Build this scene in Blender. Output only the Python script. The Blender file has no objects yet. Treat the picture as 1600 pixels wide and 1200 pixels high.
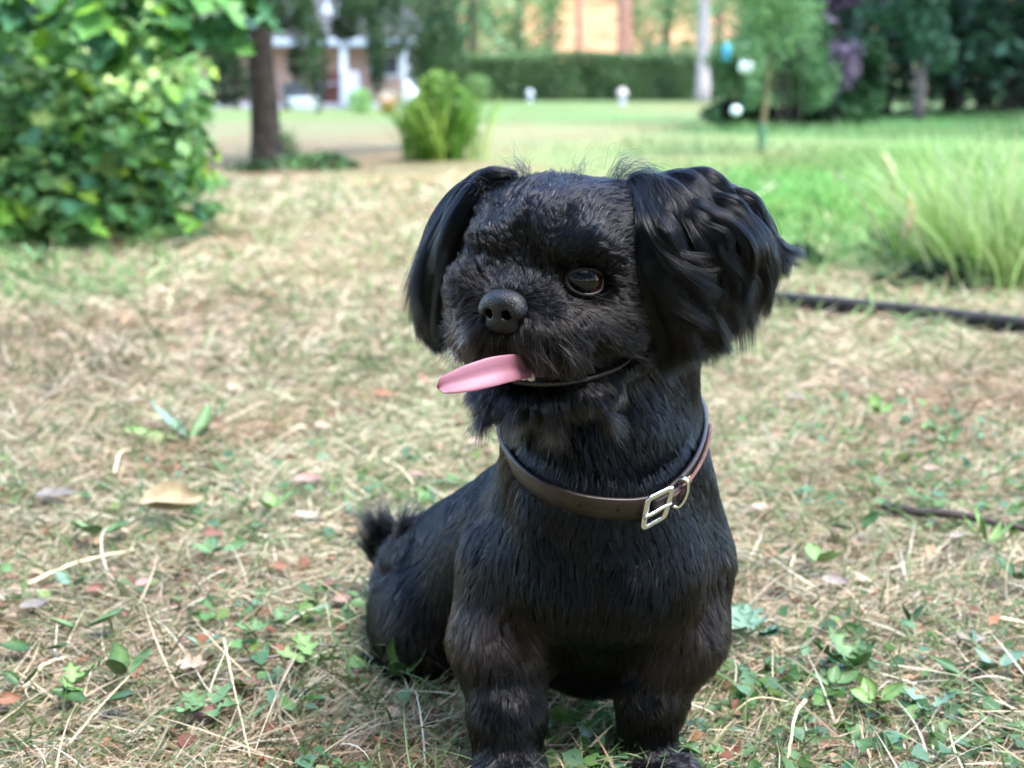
import bpy, math, random, os
import numpy as np
from mathutils import Vector, Matrix, kdtree
from mathutils.bvhtree import BVHTree

random.seed(7)
RNG = np.random.default_rng(7)
SC = bpy.context.scene

# ------------------------------------------------------------------ camera, light, exposure
CAM_H = 0.48
TILT = math.radians(12.0)
FPX = 2312.0                      # focal length in units of a 1600 wide frame
cam_data = bpy.data.cameras.new("camera")
cam_data.sensor_width = 17.3
cam_data.lens = 17.3 * FPX / 1600.0
cam_data.clip_start = 0.05
cam_data.clip_end = 600.0
cam_data.dof.use_dof = True
cam_data.dof.focus_distance = 0.89
cam_data.dof.aperture_fstop = 3.9
cam_data.dof.aperture_blades = 0
cam = bpy.data.objects.new("camera", cam_data)
cam.location = (0, 0, CAM_H)
cam.rotation_euler = (math.radians(90) - TILT, 0, 0)
SC.collection.objects.link(cam)
SC.camera = cam

SUN_EL, SUN_AZ = math.radians(64), math.radians(128)   # azimuth of the sun seen from above, from +Y clockwise
world = bpy.data.worlds.new("World")
SC.world = world
world.use_nodes = True
wn = world.node_tree.nodes
wl = world.node_tree.links
wn.clear()
w_out = wn.new("ShaderNodeOutputWorld")
w_bg = wn.new("ShaderNodeBackground")
w_sky = wn.new("ShaderNodeTexSky")
w_sky.sky_type = 'NISHITA'
w_sky.sun_disc = False
w_sky.sun_elevation = SUN_EL
w_sky.sun_rotation = SUN_AZ
w_sky.air_density = 1.0
w_sky.dust_density = 1.2
w_bg.inputs["Strength"].default_value = 0.15
wl.new(w_sky.outputs[0], w_bg.inputs[0])
wl.new(w_bg.outputs[0], w_out.inputs[0])

sun_data = bpy.data.lights.new("sun", 'SUN')
sun_data.energy = 0.85
sun_data.angle = math.radians(24)
sun_data.color = (1.0, 0.965, 0.93)
sun = bpy.data.objects.new("sun", sun_data)
sd = Vector((math.sin(SUN_AZ) * math.cos(SUN_EL), math.cos(SUN_AZ) * math.cos(SUN_EL), math.sin(SUN_EL)))
sun.rotation_euler = sd.to_track_quat('Z', 'Y').to_euler()
SC.collection.objects.link(sun)

SC.view_settings.view_transform = 'Standard'
SC.view_settings.look = 'None'
SC.view_settings.gamma = 1.0
SC.view_settings.use_curve_mapping = False
SC.view_settings.exposure = 3.0
SC.render.engine = 'CYCLES'
try:
    SC.cycles.use_denoising = True
    SC.cycles.max_bounces = 8
    SC.cycles.transparent_max_bounces = 8
    SC.cycles_curves.shape = 'RIBBONS'
    SC.cycles_curves.subdivisions = 2
except Exception:
    pass

# ------------------------------------------------------------------ helpers
CT, ST = math.cos(TILT), math.sin(TILT)

def P(px, py, Y):
    """world point seen along the lens at measured photo position, at distance Y in front"""
    u = (px - 800.0) / FPX
    v = (600.0 - py) / FPX
    dy = CT + v * ST
    dz = -ST + v * CT
    t = Y / dy
    return np.array([u * t, Y, CAM_H + dz * t])

def G(px, py, z=0.0):
    """where that direction meets the ground"""
    u = (px - 800.0) / FPX
    v = (600.0 - py) / FPX
    dy = CT + v * ST
    dz = -ST + v * CT
    t = (z - CAM_H) / dz
    return np.array([u * t, dy * t, z])

def proj(p):
    p = np.asarray(p, dtype=float)
    x, y, z = p[..., 0], p[..., 1], p[..., 2] - CAM_H
    d = y * CT - z * ST
    v = (y * ST + z * CT) / d
    return 800 + FPX * x / d, 600 - FPX * v

def link(o, parent=None):
    SC.collection.objects.link(o)
    if parent is not None:
        o.parent = parent
    return o

def tag(o, label=None, cat=None, group=None, kind=None):
    if label: o['label'] = label
    if cat: o['category'] = cat
    if group: o['group'] = group
    if kind: o['kind'] = kind
    return o

def empty(name, loc, label, cat, group=None):
    o = bpy.data.objects.new(name, None)
    o.empty_display_size = 0.05
    o.location = loc
    link(o)
    return tag(o, label, cat, group)

def mesh_obj(name, verts, faces, mat, parent=None, smooth=True, colors=None, loc=None, cname="tint"):
    """faces: (n,4) or (n,3) int array or list of lists. colors: per vertex (n,3)"""
    me = bpy.data.meshes.new(name)
    verts = np.asarray(verts, dtype=np.float32)
    if loc is None and parent is not None:
        loc = (0, 0, 0)
    if parent is not None:
        pl = np.array(parent.matrix_world.translation) if parent.parent is None else np.array(parent.location)
        off = parent_world(parent)
        verts = verts - off.astype(np.float32)
    elif loc is not None:
        verts = verts - np.asarray(loc, dtype=np.float32)
    if isinstance(faces, np.ndarray):
        n, k = faces.shape
        me.vertices.add(len(verts))
        me.vertices.foreach_set("co", verts.ravel())
        me.loops.add(n * k)
        me.loops.foreach_set("vertex_index", faces.ravel().astype(np.int32))
        me.polygons.add(n)
        me.polygons.foreach_set("loop_start", np.arange(0, n * k, k, dtype=np.int32))
        me.polygons.foreach_set("loop_total", np.full(n, k, dtype=np.int32))
        me.update(calc_edges=True)
    else:
        me.from_pydata([tuple(v) for v in verts], [], faces)
        me.update()
    if smooth:
        me.polygons.foreach_set("use_smooth", np.ones(len(me.polygons), dtype=bool))
    if colors is not None:
        a = me.color_attributes.new(cname, 'FLOAT_COLOR', 'POINT')
        c = np.ones((len(verts), 4), dtype=np.float32)
        c[:, :3] = colors
        a.data.foreach_set("color", c.ravel())
    me.materials.append(mat)
    o = bpy.data.objects.new(name, me)
    if parent is None and loc is not None:
        o.location = loc
    return link(o, parent)

def parent_world(o):
    w = np.zeros(3)
    while o is not None:
        w = w + np.array(o.location)
        o = o.parent
    return w

def hair_obj(name, pts, radii, mat, parent=None, colors=None):
    """pts (n,k,3) world, radii (k,) or (n,k)"""
    n, k, _ = pts.shape
    hc = bpy.data.hair_curves.new(name)
    hc.add_curves([k] * n)
    if parent is not None:
        pts = pts - parent_world(parent)
    hc.attributes["position"].data.foreach_set("vector", np.ascontiguousarray(pts, dtype=np.float32).ravel())
    r = hc.attributes.get("radius") or hc.attributes.new("radius", 'FLOAT', 'POINT')
    radii = np.broadcast_to(radii, (n, k)).astype(np.float32)
    r.data.foreach_set("value", np.ascontiguousarray(radii).ravel())
    if colors is not None:
        a = hc.attributes.new("tint", 'FLOAT_COLOR', 'CURVE')
        c = np.ones((n, 4), dtype=np.float32)
        c[:, :3] = colors
        a.data.foreach_set("color", c.ravel())
    hc.materials.append(mat)
    o = bpy.data.objects.new(name, hc)
    return link(o, parent)

# ---- materials
def mat_new(name):
    m = bpy.data.materials.new(name)
    m.use_nodes = True
    nt = m.node_tree
    return m, nt, nt.nodes["Principled BSDF"]

def mat_plain(name, col, rough=0.6, spec=0.5, metal=0.0, noise=None, bump=0.0, coat=0.0, sss=0.0):
    """noise=(scale, amount) varies the colour; bump height in metres"""
    m, nt, b = mat_new(name)
    b.inputs["Base Color"].default_value = (*col, 1)
    b.inputs["Roughness"].default_value = rough
    b.inputs["Specular IOR Level"].default_value = spec
    b.inputs["Metallic"].default_value = metal
    b.inputs["Coat Weight"].default_value = coat
    if sss:
        b.inputs["Subsurface Weight"].default_value = sss
        b.inputs["Subsurface Radius"].default_value = (0.004, 0.0015, 0.001)
    if noise:
        tc = nt.nodes.new("ShaderNodeTexCoord")
        nz = nt.nodes.new("ShaderNodeTexNoise")
        nz.inputs["Scale"].default_value = noise[0]
        nz.inputs["Detail"].default_value = 5
        nt.links.new(tc.outputs["Object"], nz.inputs["Vector"])
        mr = nt.nodes.new("ShaderNodeMapRange")
        mr.inputs["From Min"].default_value = 0.3
        mr.inputs["From Max"].default_value = 0.7
        mr.inputs["To Min"].default_value = 1 - noise[1]
        mr.inputs["To Max"].default_value = 1 + noise[1]
        nt.links.new(nz.outputs["Fac"], mr.inputs["Value"])
        vm = nt.nodes.new("ShaderNodeVectorMath")
        vm.operation = 'SCALE'
        vm.inputs[0].default_value = col
        nt.links.new(mr.outputs[0], vm.inputs["Scale"])
        nt.links.new(vm.outputs[0], b.inputs["Base Color"])
        if bump:
            bp = nt.nodes.new("ShaderNodeBump")
            bp.inputs["Distance"].default_value = bump
            nt.links.new(nz.outputs["Fac"], bp.inputs["Height"])
            nt.links.new(bp.outputs[0], b.inputs["Normal"])
    return m

def mat_tint(name, rough=0.6, spec=0.4, trans=0.0, gain=(1, 1, 1)):
    """colour from the 'tint' attribute, with optional light passing through thin leaves"""
    m, nt, b = mat_new(name)
    at = nt.nodes.new("ShaderNodeAttribute")
    at.attribute_name = "tint"
    b.inputs["Roughness"].default_value = rough
    b.inputs["Specular IOR Level"].default_value = spec
    nt.links.new(at.outputs["Color"], b.inputs["Base Color"])
    if trans:
        tr = nt.nodes.new("ShaderNodeBsdfTranslucent")
        nt.links.new(at.outputs["Color"], tr.inputs["Color"])
        mx = nt.nodes.new("ShaderNodeMixShader")
        mx.inputs[0].default_value = trans
        nt.links.new(b.outputs[0], mx.inputs[1])
        nt.links.new(tr.outputs[0], mx.inputs[2])
        out = nt.nodes["Material Output"]
        nt.links.new(mx.outputs[0], out.inputs["Surface"])
    return m

# ---- implicit shapes
def ellip(X, c, r, R=None):
    q = [X[0] - c[0], X[1] - c[1], X[2] - c[2]]
    if R is not None:    # rows of R = local axes
        q = [R[i][0] * q[0] + R[i][1] * q[1] + R[i][2] * q[2] for i in range(3)]
    a = [q[i] / r[i] for i in range(3)]
    k0 = np.sqrt(a[0] ** 2 + a[1] ** 2 + a[2] ** 2) + 1e-6
    k1 = np.sqrt((a[0] / r[0]) ** 2 + (a[1] / r[1]) ** 2 + (a[2] / r[2]) ** 2) + 1e-6
    return k0 * (k0 - 1.0) / k1

def cone(X, a, b, ra, rb):
    a = np.asarray(a, dtype=np.float32); b = np.asarray(b, dtype=np.float32)
    d = b - a
    L2 = float((d * d).sum())
    t = ((X[0] - a[0]) * d[0] + (X[1] - a[1]) * d[1] + (X[2] - a[2]) * d[2]) / L2
    t = np.clip(t, 0, 1)
    return np.sqrt((X[0] - a[0] - t * d[0]) ** 2 + (X[1] - a[1] - t * d[1]) ** 2 + (X[2] - a[2] - t * d[2]) ** 2) - (ra + (rb - ra) * t)

def smin(a, b, k):
    h = np.clip(0.5 + 0.5 * (b - a) / k, 0, 1)
    return b + (a - b) * h - k * h * (1 - h)

def smax(a, b, k):
    return -smin(-a, -b, k)

def grid(lo, hi, h):
    ax = [np.arange(lo[i], hi[i] + h, h, dtype=np.float32) for i in range(3)]
    X = [ax[0][:, None, None], ax[1][None, :, None], ax[2][None, None, :]]
    return X, ax

def surface_nets(F, ax):
    nx, ny, nz = F.shape
    h = float(ax[0][1] - ax[0][0])
    inside = F < 0
    cnt = np.zeros((nx - 1, ny - 1, nz - 1), dtype=np.int16)
    corners = [(i, j, k) for i in (0, 1) for j in (0, 1) for k in (0, 1)]
    sl = lambda i, n: slice(i, n - 1 + i)
    for i, j, k in corners:
        cnt += inside[sl(i, nx), sl(j, ny), sl(k, nz)]
    act = (cnt > 0) & (cnt < 8)
    idx = np.argwhere(act)
    ids = np.full(act.shape, -1, dtype=np.int64)
    ids[act] = np.arange(len(idx))
    acc = np.zeros((len(idx), 3)); num = np.zeros(len(idx))
    I, J, K = idx.T
    for a in range(8):
        for b in range(a + 1, 8):
            ca, cb = corners[a], corners[b]
            if sum(abs(ca[q] - cb[q]) for q in range(3)) != 1:
                continue
            fa = F[I + ca[0], J + ca[1], K + ca[2]]
            fb = F[I + cb[0], J + cb[1], K + cb[2]]
            m = (fa < 0) != (fb < 0)
            t = np.where(m, fa / np.where(m, fa - fb, 1), 0)
            for q in range(3):
                acc[:, q] += np.where(m, ca[q] + t * (cb[q] - ca[q]), 0)
            num += m
    V = (idx + acc / num[:, None]) * h + np.array([ax[0][0], ax[1][0], ax[2][0]])
    faces = []
    for d in range(3):
        sa = [slice(None)] * 3; sb = [slice(None)] * 3
        sa[d] = slice(0, -1); sb[d] = slice(1, None)
        A = inside[tuple(sa)]; B = inside[tuple(sb)]
        ch = A != B
        o1, o2 = [(1, 2), (2, 0), (0, 1)][d]
        c = np.argwhere(ch)
        ok = (c[:, o1] > 0) & (c[:, o2] > 0) & (c[:, o1] < F.shape[o1] - 1) & (c[:, o2] < F.shape[o2] - 1)
        c = c[ok]
        def cid(e1, e2):
            q = c.copy(); q[:, o1] += e1; q[:, o2] += e2
            return ids[q[:, 0], q[:, 1], q[:, 2]]
        quad = np.stack([cid(-1, -1), cid(0, -1), cid(0, 0), cid(-1, 0)], axis=1)
        flip = ~A[c[:, 0], c[:, 1], c[:, 2]]
        quad[flip] = quad[flip][:, ::-1]
        faces.append(quad)
    Fc = np.concatenate(faces)
    Fc = Fc[(Fc >= 0).all(axis=1)]
    return V, Fc

def unit(v):
    v = np.asarray(v, dtype=float)
    return v / (np.linalg.norm(v, axis=-1, keepdims=True) + 1e-12)

def catmull(pts, n):
    pts = np.asarray(pts, dtype=float)
    p = np.vstack([2 * pts[0] - pts[1], pts, 2 * pts[-1] - pts[-2]])
    seg = len(pts) - 1
    t = np.linspace(0, seg, n)
    i = np.minimum(t.astype(int), seg - 1)
    f = (t - i)[:, None]
    a, b, c, d = p[i], p[i + 1], p[i + 2], p[i + 3]
    return 0.5 * ((2 * b) + (-a + c) * f + (2 * a - 5 * b + 4 * c - d) * f ** 2 + (-a + 3 * b - 3 * c + d) * f ** 3)

def tube(path, rad, seg=8, cap=True):
    """path (n,3), rad scalar or (n,) or (n,2) with side/up radii -> verts, faces"""
    path = np.asarray(path, dtype=float)
    n = len(path)
    rad = np.asarray(rad, dtype=float)
    if rad.ndim == 0: rad = np.full((n, 2), float(rad))
    elif rad.ndim == 1: rad = np.stack([rad, rad], 1)
    T = unit(np.gradient(path, axis=0))
    up = np.array([0, 0, 1.0])
    if abs(T[0] @ up) > 0.9: up = np.array([1.0, 0, 0])
    S = unit(np.cross(T[0], up)); V = []
    for i in range(n):
        S = unit(S - T[i] * (S @ T[i]))
        U = np.cross(S, T[i])
        a = np.linspace(0, 2 * math.pi, seg, endpoint=False)
        V.append(path[i] + np.outer(np.cos(a) * rad[i, 0], S) + np.outer(np.sin(a) * rad[i, 1], U))
    V = np.concatenate(V)
    faces = []
    for i in range(n - 1):
        for j in range(seg):
            k = (j + 1) % seg
            faces.append([i * seg + j, i * seg + k, (i + 1) * seg + k, (i + 1) * seg + j])
    if cap:
        faces.append(list(range(seg))[::-1]); faces.append([(n - 1) * seg + j for j in range(seg)])
    return V, faces

class MB:
    """collects shapes into one mesh"""
    def __init__(self): self.v = []; self.f = []; self.n = 0
    def add(self, V, F):
        self.v.append(np.asarray(V, dtype=float)); self.f += [[i + self.n for i in f] for f in (F.tolist() if isinstance(F, np.ndarray) else F)]
        self.n += len(V); return self
    def box(self, c, s, rz=0.0, bev=0.0):
        x, y, z = s[0] / 2, s[1] / 2, s[2] / 2
        if bev > 0:
            b = bev
            pts = []
            for sz, ins in ((-z, b), (-z + b, 0), (z - b, 0), (z, b)):
                X_, Y_ = x - ins, y - ins
                cc = min(b, X_, Y_)
                for (qx, qy) in ((-X_ + cc, -Y_), (X_ - cc, -Y_), (X_, -Y_ + cc), (X_, Y_ - cc), (X_ - cc, Y_), (-X_ + cc, Y_), (-X_, Y_ - cc), (-X_, -Y_ + cc)):
                    pts.append((qx, qy, sz))
            F = [list(range(8))[::-1], list(range(24, 32))]
            for l in range(3):
                for j in range(8):
                    k = (j + 1) % 8
                    F.append([l * 8 + j, l * 8 + k, (l + 1) * 8 + k, (l + 1) * 8 + j])
            V = np.array(pts)
        else:
            V = np.array([(a * x, b_ * y, d * z) for a in (-1, 1) for b_ in (-1, 1) for d in (-1, 1)])
            F = [[0, 1, 3, 2], [4, 6, 7, 5], [0, 4, 5, 1], [2, 3, 7, 6], [0, 2, 6, 4], [1, 5, 7, 3]]
        ca, sa = math.cos(rz), math.sin(rz)
        V = V @ np.array([[ca, sa, 0], [-sa, ca, 0], [0, 0, 1]]) + np.asarray(c)
        return self.add(V, F)
    def lathe(self, prof, c, seg=16, sx=1.0, sy=1.0):
        """prof: list of (radius, z)"""
        V = []
        for r, z in prof:
            for j in range(seg):
                a = 2 * math.pi * j / seg
                V.append((c[0] + r * math.cos(a) * sx, c[1] + r * math.sin(a) * sy, c[2] + z))
        F = []
        for i in range(len(prof) - 1):
            for j in range(seg):
                k = (j + 1) % seg
                F.append([i * seg + j, i * seg + k, (i + 1) * seg + k, (i + 1) * seg + j])
        F.append(list(range(seg))[::-1]); F.append([(len(prof) - 1) * seg + j for j in range(seg)])
        return self.add(V, F)
    def tube(self, path, r, seg=8):
        return self.add(*tube(path, r, seg))
    def build(self, name, mat, parent=None, loc=None, smooth=False):
        return mesh_obj(name, np.concatenate(self.v), self.f, mat, parent, smooth, loc=loc)

def vnoise(p, scale, seed=0):
    """cheap smooth 3-d noise for arrays, about -1..1"""
    r = np.random.default_rng(seed)
    out = 0
    for k in range(5):
        d = unit(r.normal(size=3)) * scale * (0.7 + 0.35 * k)
        d2 = unit(r.normal(size=3)) * scale * (0.6 + 0.3 * k)
        out = out + np.sin(p @ d + r.uniform(0, 6.28) + 1.5 * np.sin(p @ d2 + r.uniform(0, 6.28)))
    return out / 3.0
# ================================================================== THE GROUND
def sst(a, b, x):
    t = np.clip((x - a) / (b - a), 0, 1); return t * t * (3 - 2 * t)

def hz(x, y):
    x = np.asarray(x, float); y = np.asarray(y, float)
    p = np.stack([x, y, np.zeros_like(x)], -1)
    near = sst(0.5, 2.5, np.hypot(x - 0.05, y - 1.0))
    z = vnoise(p, 4.0, 31) * 0.006 * near + vnoise(p, 1.3, 32) * 0.020 * near * sst(1.5, 6, y)
    z = z - 0.52 * sst(7, 36, y)
    z = z + 0.25 * sst(0.5, 6, x - 0.11 * y) * sst(10, 22, y)          # right side rises a little under the dark trees
    return z

def GT(px, py):
    """photo position on the uneven ground"""
    p = G(px, min(py, 598), 0.0) if py > 112 else None
    u = (px - 800.0) / FPX; v = (600.0 - py) / FPX
    dy = CT + v * ST; dz = -ST + v * CT
    t = np.concatenate([np.linspace(0.5, 12, 1500), np.linspace(12, 110, 1500)])
    z = CAM_H + dz * t - hz(u * t, dy * t)
    i = int(np.argmax(z < 0))
    if z[i] >= 0: i = len(t) - 1
    a, b = z[i - 1], z[i]
    tt = t[i - 1] + (t[i] - t[i - 1]) * (a / (a - b) if a != b else 0)
    return np.array([u * tt, dy * tt, CAM_H + dz * tt])

def lin(c):
    c = np.asarray(c, float) / 255.0
    return np.where(c <= 0.04045, c / 12.92, ((c + 0.055) / 1.055) ** 2.4)

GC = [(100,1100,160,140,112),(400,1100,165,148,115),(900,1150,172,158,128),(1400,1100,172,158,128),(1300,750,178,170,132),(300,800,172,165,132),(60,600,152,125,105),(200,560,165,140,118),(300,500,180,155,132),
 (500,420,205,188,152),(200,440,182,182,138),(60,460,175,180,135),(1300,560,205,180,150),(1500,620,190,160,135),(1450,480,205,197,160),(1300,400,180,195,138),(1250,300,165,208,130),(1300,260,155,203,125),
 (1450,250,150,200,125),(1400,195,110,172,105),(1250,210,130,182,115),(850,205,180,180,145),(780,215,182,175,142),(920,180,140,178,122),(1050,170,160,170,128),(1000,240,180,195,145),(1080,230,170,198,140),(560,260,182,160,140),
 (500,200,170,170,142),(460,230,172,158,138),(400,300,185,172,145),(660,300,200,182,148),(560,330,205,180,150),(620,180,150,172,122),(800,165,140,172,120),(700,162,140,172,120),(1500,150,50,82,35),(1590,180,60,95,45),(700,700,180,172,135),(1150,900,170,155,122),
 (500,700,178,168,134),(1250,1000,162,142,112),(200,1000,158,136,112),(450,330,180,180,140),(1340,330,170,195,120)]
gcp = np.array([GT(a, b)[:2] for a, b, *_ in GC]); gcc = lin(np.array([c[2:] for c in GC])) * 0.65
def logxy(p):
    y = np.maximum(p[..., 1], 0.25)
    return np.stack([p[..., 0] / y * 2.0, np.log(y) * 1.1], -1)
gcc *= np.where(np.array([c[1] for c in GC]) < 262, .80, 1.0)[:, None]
gl = logxy(gcp)
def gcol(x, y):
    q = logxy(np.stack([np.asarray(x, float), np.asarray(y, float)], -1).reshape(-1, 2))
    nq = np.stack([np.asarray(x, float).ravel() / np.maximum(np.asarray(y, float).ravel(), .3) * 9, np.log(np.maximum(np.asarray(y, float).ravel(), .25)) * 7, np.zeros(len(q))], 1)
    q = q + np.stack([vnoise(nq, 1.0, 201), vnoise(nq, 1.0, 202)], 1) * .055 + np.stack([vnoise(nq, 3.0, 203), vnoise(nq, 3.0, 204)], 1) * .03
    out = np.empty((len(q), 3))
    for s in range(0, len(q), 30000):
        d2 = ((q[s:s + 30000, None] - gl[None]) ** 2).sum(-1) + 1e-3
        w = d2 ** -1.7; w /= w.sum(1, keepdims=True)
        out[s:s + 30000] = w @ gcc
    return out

ys = np.concatenate([np.linspace(-14, 0.2, 24, endpoint=False), np.geomspace(0.2, 150, 330)])
xs = np.concatenate([-np.geomspace(0.02, 110, 130)[::-1], [0], np.geomspace(0.02, 110, 130)])
YY, XX = np.meshgrid(ys, xs, indexing='ij')
ZZ = hz(XX, YY)
V = np.stack([XX, YY, ZZ], -1).reshape(-1, 3)
nX = len(xs); i0 = (np.arange(len(ys) - 1)[:, None] * nX + np.arange(nX - 1)[None]).ravel()
Fg = np.stack([i0, i0 + 1, i0 + nX + 1, i0 + nX], 1)
ground_mat, nt, b = mat_new("dry_lawn_soil")
at = nt.nodes.new("ShaderNodeAttribute"); at.attribute_name = "tint"
tc = nt.nodes.new("ShaderNodeTexCoord")
def nnode(scale, detail=6, rough=0.65):
    n_ = nt.nodes.new("ShaderNodeTexNoise"); n_.inputs["Scale"].default_value = scale; n_.inputs["Detail"].default_value = detail; n_.inputs["Roughness"].default_value = rough
    nt.links.new(tc.outputs["Object"], n_.inputs["Vector"]); return n_
n1, n2, n3 = nnode(0.9), nnode(7), nnode(70, 8, 0.75)
def mixc(fac, a, bcol, t0, t1):
    r = nt.nodes.new("ShaderNodeMapRange"); r.inputs["From Min"].default_value = t0; r.inputs["From Max"].default_value = t1
    nt.links.new(fac, r.inputs["Value"])
    m = nt.nodes.new("ShaderNodeMix"); m.data_type = 'RGBA'
    nt.links.new(r.outputs[0], m.inputs["Factor"]); nt.links.new(a, m.inputs["A"])
    if isinstance(bcol, tuple): m.inputs["B"].default_value = (*bcol, 1)
    else: nt.links.new(bcol, m.inputs["B"])
    return m.outputs["Result"]
def scalec(a, s):
    m = nt.nodes.new("ShaderNodeMix"); m.data_type = 'RGBA'; m.blend_type = 'MULTIPLY'; m.inputs["Factor"].default_value = 1
    nt.links.new(a, m.inputs["A"]); m.inputs["B"].default_value = (*s, 1); return m.outputs["Result"]
base = at.outputs["Color"]
c1 = mixc(n1.outputs["Fac"], scalec(base, (1.02, .90, .80)), scalec(base, (.90, 1.06, .88)), .42, .58)
c2 = mixc(n2.outputs["Fac"], scalec(c1, (.80, .74, .68)), c1, .36, .55)
c3 = mixc(n3.outputs["Fac"], scalec(c2, (.70, .64, .58)), scalec(c2, (1.2, 1.18, 1.12)), .38, .62)
nt.links.new(c3, b.inputs["Base Color"])
b.inputs["Roughness"].default_value = 0.95; b.inputs["Specular IOR Level"].default_value = 0.1
bp = nt.nodes.new("ShaderNodeBump"); bp.inputs["Distance"].default_value = 0.01
nt.links.new(n3.outputs["Fac"], bp.inputs["Height"]); nt.links.new(bp.outputs[0], b.inputs["Normal"])
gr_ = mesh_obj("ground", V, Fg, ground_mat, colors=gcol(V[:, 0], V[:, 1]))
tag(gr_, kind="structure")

# ---- blades and straw
def blades(name, pos, heading, length, width, lift, bend, col, mat, segs=3, twist=None, label=None, kind="stuff", parent=None, cat=None):
    """strips that leave the ground at an angle 'lift' and bend over by 'bend' (radians)"""
    n = len(pos)
    R = np.random.default_rng(len(pos))
    tw = R.normal(size=n) * 0.8 if twist is None else twist
    K = segs + 1
    t = np.linspace(0, 1, K)
    P0 = pos.copy(); V = np.empty((n, K, 2, 3), np.float32)
    hd = np.stack([np.cos(heading), np.sin(heading)], 1)
    side0 = np.stack([-hd[:, 1], hd[:, 0], np.zeros(n)], 1)
    ang = lift.copy(); cur = pos.copy()
    head = heading.copy(); curl = R.normal(size=n) * 0.35
    for k in range(K):
        w = width * (1 - t[k] ** 2.2 * 0.92) * 0.5
        d = np.stack([np.cos(ang) * np.cos(head), np.cos(ang) * np.sin(head), np.sin(ang)], 1)
        sd_ = np.stack([-np.sin(head), np.cos(head), np.zeros(n)], 1)
        nn = np.cross(d, sd_)
        s_ = sd_ * np.cos(tw)[:, None] + nn * np.sin(tw)[:, None]
        V[:, k, 0] = cur - s_ * w[:, None]; V[:, k, 1] = cur + s_ * w[:, None]
        cur = cur + d * (length / segs)[:, None]
        ang = ang - bend / segs; head = head + curl / segs
    V = V.reshape(-1, 3)
    b0 = (np.arange(n) * K * 2)[:, None] + (np.arange(segs) * 2)[None]
    b0 = b0.ravel()
    F = np.stack([b0, b0 + 1, b0 + 3, b0 + 2], 1)
    C = np.repeat(col, K * 2, axis=0)
    o = mesh_obj(name, V, F, mat, parent, smooth=True, colors=C)
    if kind: o["kind"] = kind
    if label and parent is None: tag(o, label, cat)
    return o

straw_mat = mat_tint("dry_straw", 0.65, 0.3, 0.25)
green_mat = mat_tint("grass_blade", 0.5, 0.4, 0.5)
rg = np.random.default_rng(5)
def ground_samples(n, px0, px1, py0, py1, power=1.0):
    px = rg.uniform(px0, px1, n)
    if px0 < 0:
        o_ = rg.random(n) < .26; w_ = (px1 - px0) * .55
        px[o_] = np.where(rg.random(o_.sum()) < .5, px0 - w_ * rg.random(o_.sum()), px1 + w_ * rg.random(o_.sum()))
    py = py0 + (py1 - py0) * rg.random(n) ** power
    u = (px - 800) / FPX; v = (600 - py) / FPX
    dy = CT + v * ST; dz = -ST + v * CT
    t = -CAM_H / dz
    x, y = u * t, dy * t
    return np.stack([x, y, hz(x, y)], 1)
PAL = lin(np.array([(206,190,156),(190,174,146),(224,214,188),(174,152,126),(152,126,104),(200,188,166),(166,166,138),(146,156,124),(120,144,104),(184,184,150)])) * 1.0
PW = np.array([.20,.17,.10,.15,.12,.12,.05,.04,.02,.03]); PW /= PW.sum()
def straw_layer(name, n, py0, py1, L0, W0, label):
    p = ground_samples(n, -260, 1860, py0, py1)
    y = p[:, 1]
    sc = np.maximum(1, y / 1.3) ** 0.75
    L = L0 * (0.4 + 1.2 * rg.random(n) ** 1.5) * sc
    W = W0 * (0.5 + 0.9 * rg.random(n)) * sc
    c = PAL[rg.choice(len(PAL), n, p=PW)]
    g = gcol(p[:, 0], p[:, 1])
    gr = np.clip((g[:, 1] / g[:, 0] - 0.92) / 0.35, 0, 1)
    patch = vnoise(p, 9, 77) * 0.5 + 0.5
    mixg = (rg.random(n) < (0.10 + 0.12 * patch + 0.75 * gr))
    gg = g * np.array([.58, .98, .62]) * (0.6 + 0.7 * rg.random((n, 1)))
    c = 0.7 * c * (0.75 + .5 * rg.random((n, 1))) + 0.38 * g
    c[mixg] = gg[mixg]
    dark = np.clip(vnoise(p, 14, 78), 0, 1)[:, None] * 0.35
    c = c * (1 - dark * np.array([.6, .9, 1.0]))
    p[:, 2] += 0.002 + 0.007 * rg.random(n) * sc
    lift = np.abs(rg.normal(size=n)) * 0.22
    bend = rg.normal(size=n) * 0.35 + 0.2
    up = mixg & (rg.random(n) < 0.75)
    lift[up] = 0.5 + 0.8 * rg.random(up.sum()); bend[up] = 0.5 + rg.random(up.sum())
    L[up] *= 0.8; W[up] *= 1.15
    hd = rg.uniform(0, 6.28, n)
    # thatch lies roughly along one direction in drifts
    dr = vnoise(p, 5, 79) * 0.9 + 0.5
    hd = np.where(rg.random(n) < 0.6, dr + rg.normal(size=n) * 0.5 + np.pi * (rg.random(n) < 0.5), hd)
    blades(name, p, hd, L, W, lift, bend, c, straw_mat, 3, None, label, cat="grass")
straw_layer("dry_grass", 185000, 560, 1330, 0.034, 0.0017, "dry straw coloured mown grass covering the ground around the dog")
straw_layer("dry_grass", 76000, 285, 600, 0.038, 0.0024, "pale dry mown grass further back on the lawn")
n = 4600
p = ground_samples(n, -260, 1860, 520, 1330)
ncl = ground_samples(420, -260, 1860, 520, 1330)
kk = rg.integers(0, 420, n); half = rg.random(n) < .6
p[half, :2] = ncl[kk[half], :2] + rg.normal(size=(half.sum(), 2)) * .018
p[:, 2] = hz(p[:, 0], p[:, 1]) + .004 + .008 * rg.random(n)
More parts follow.
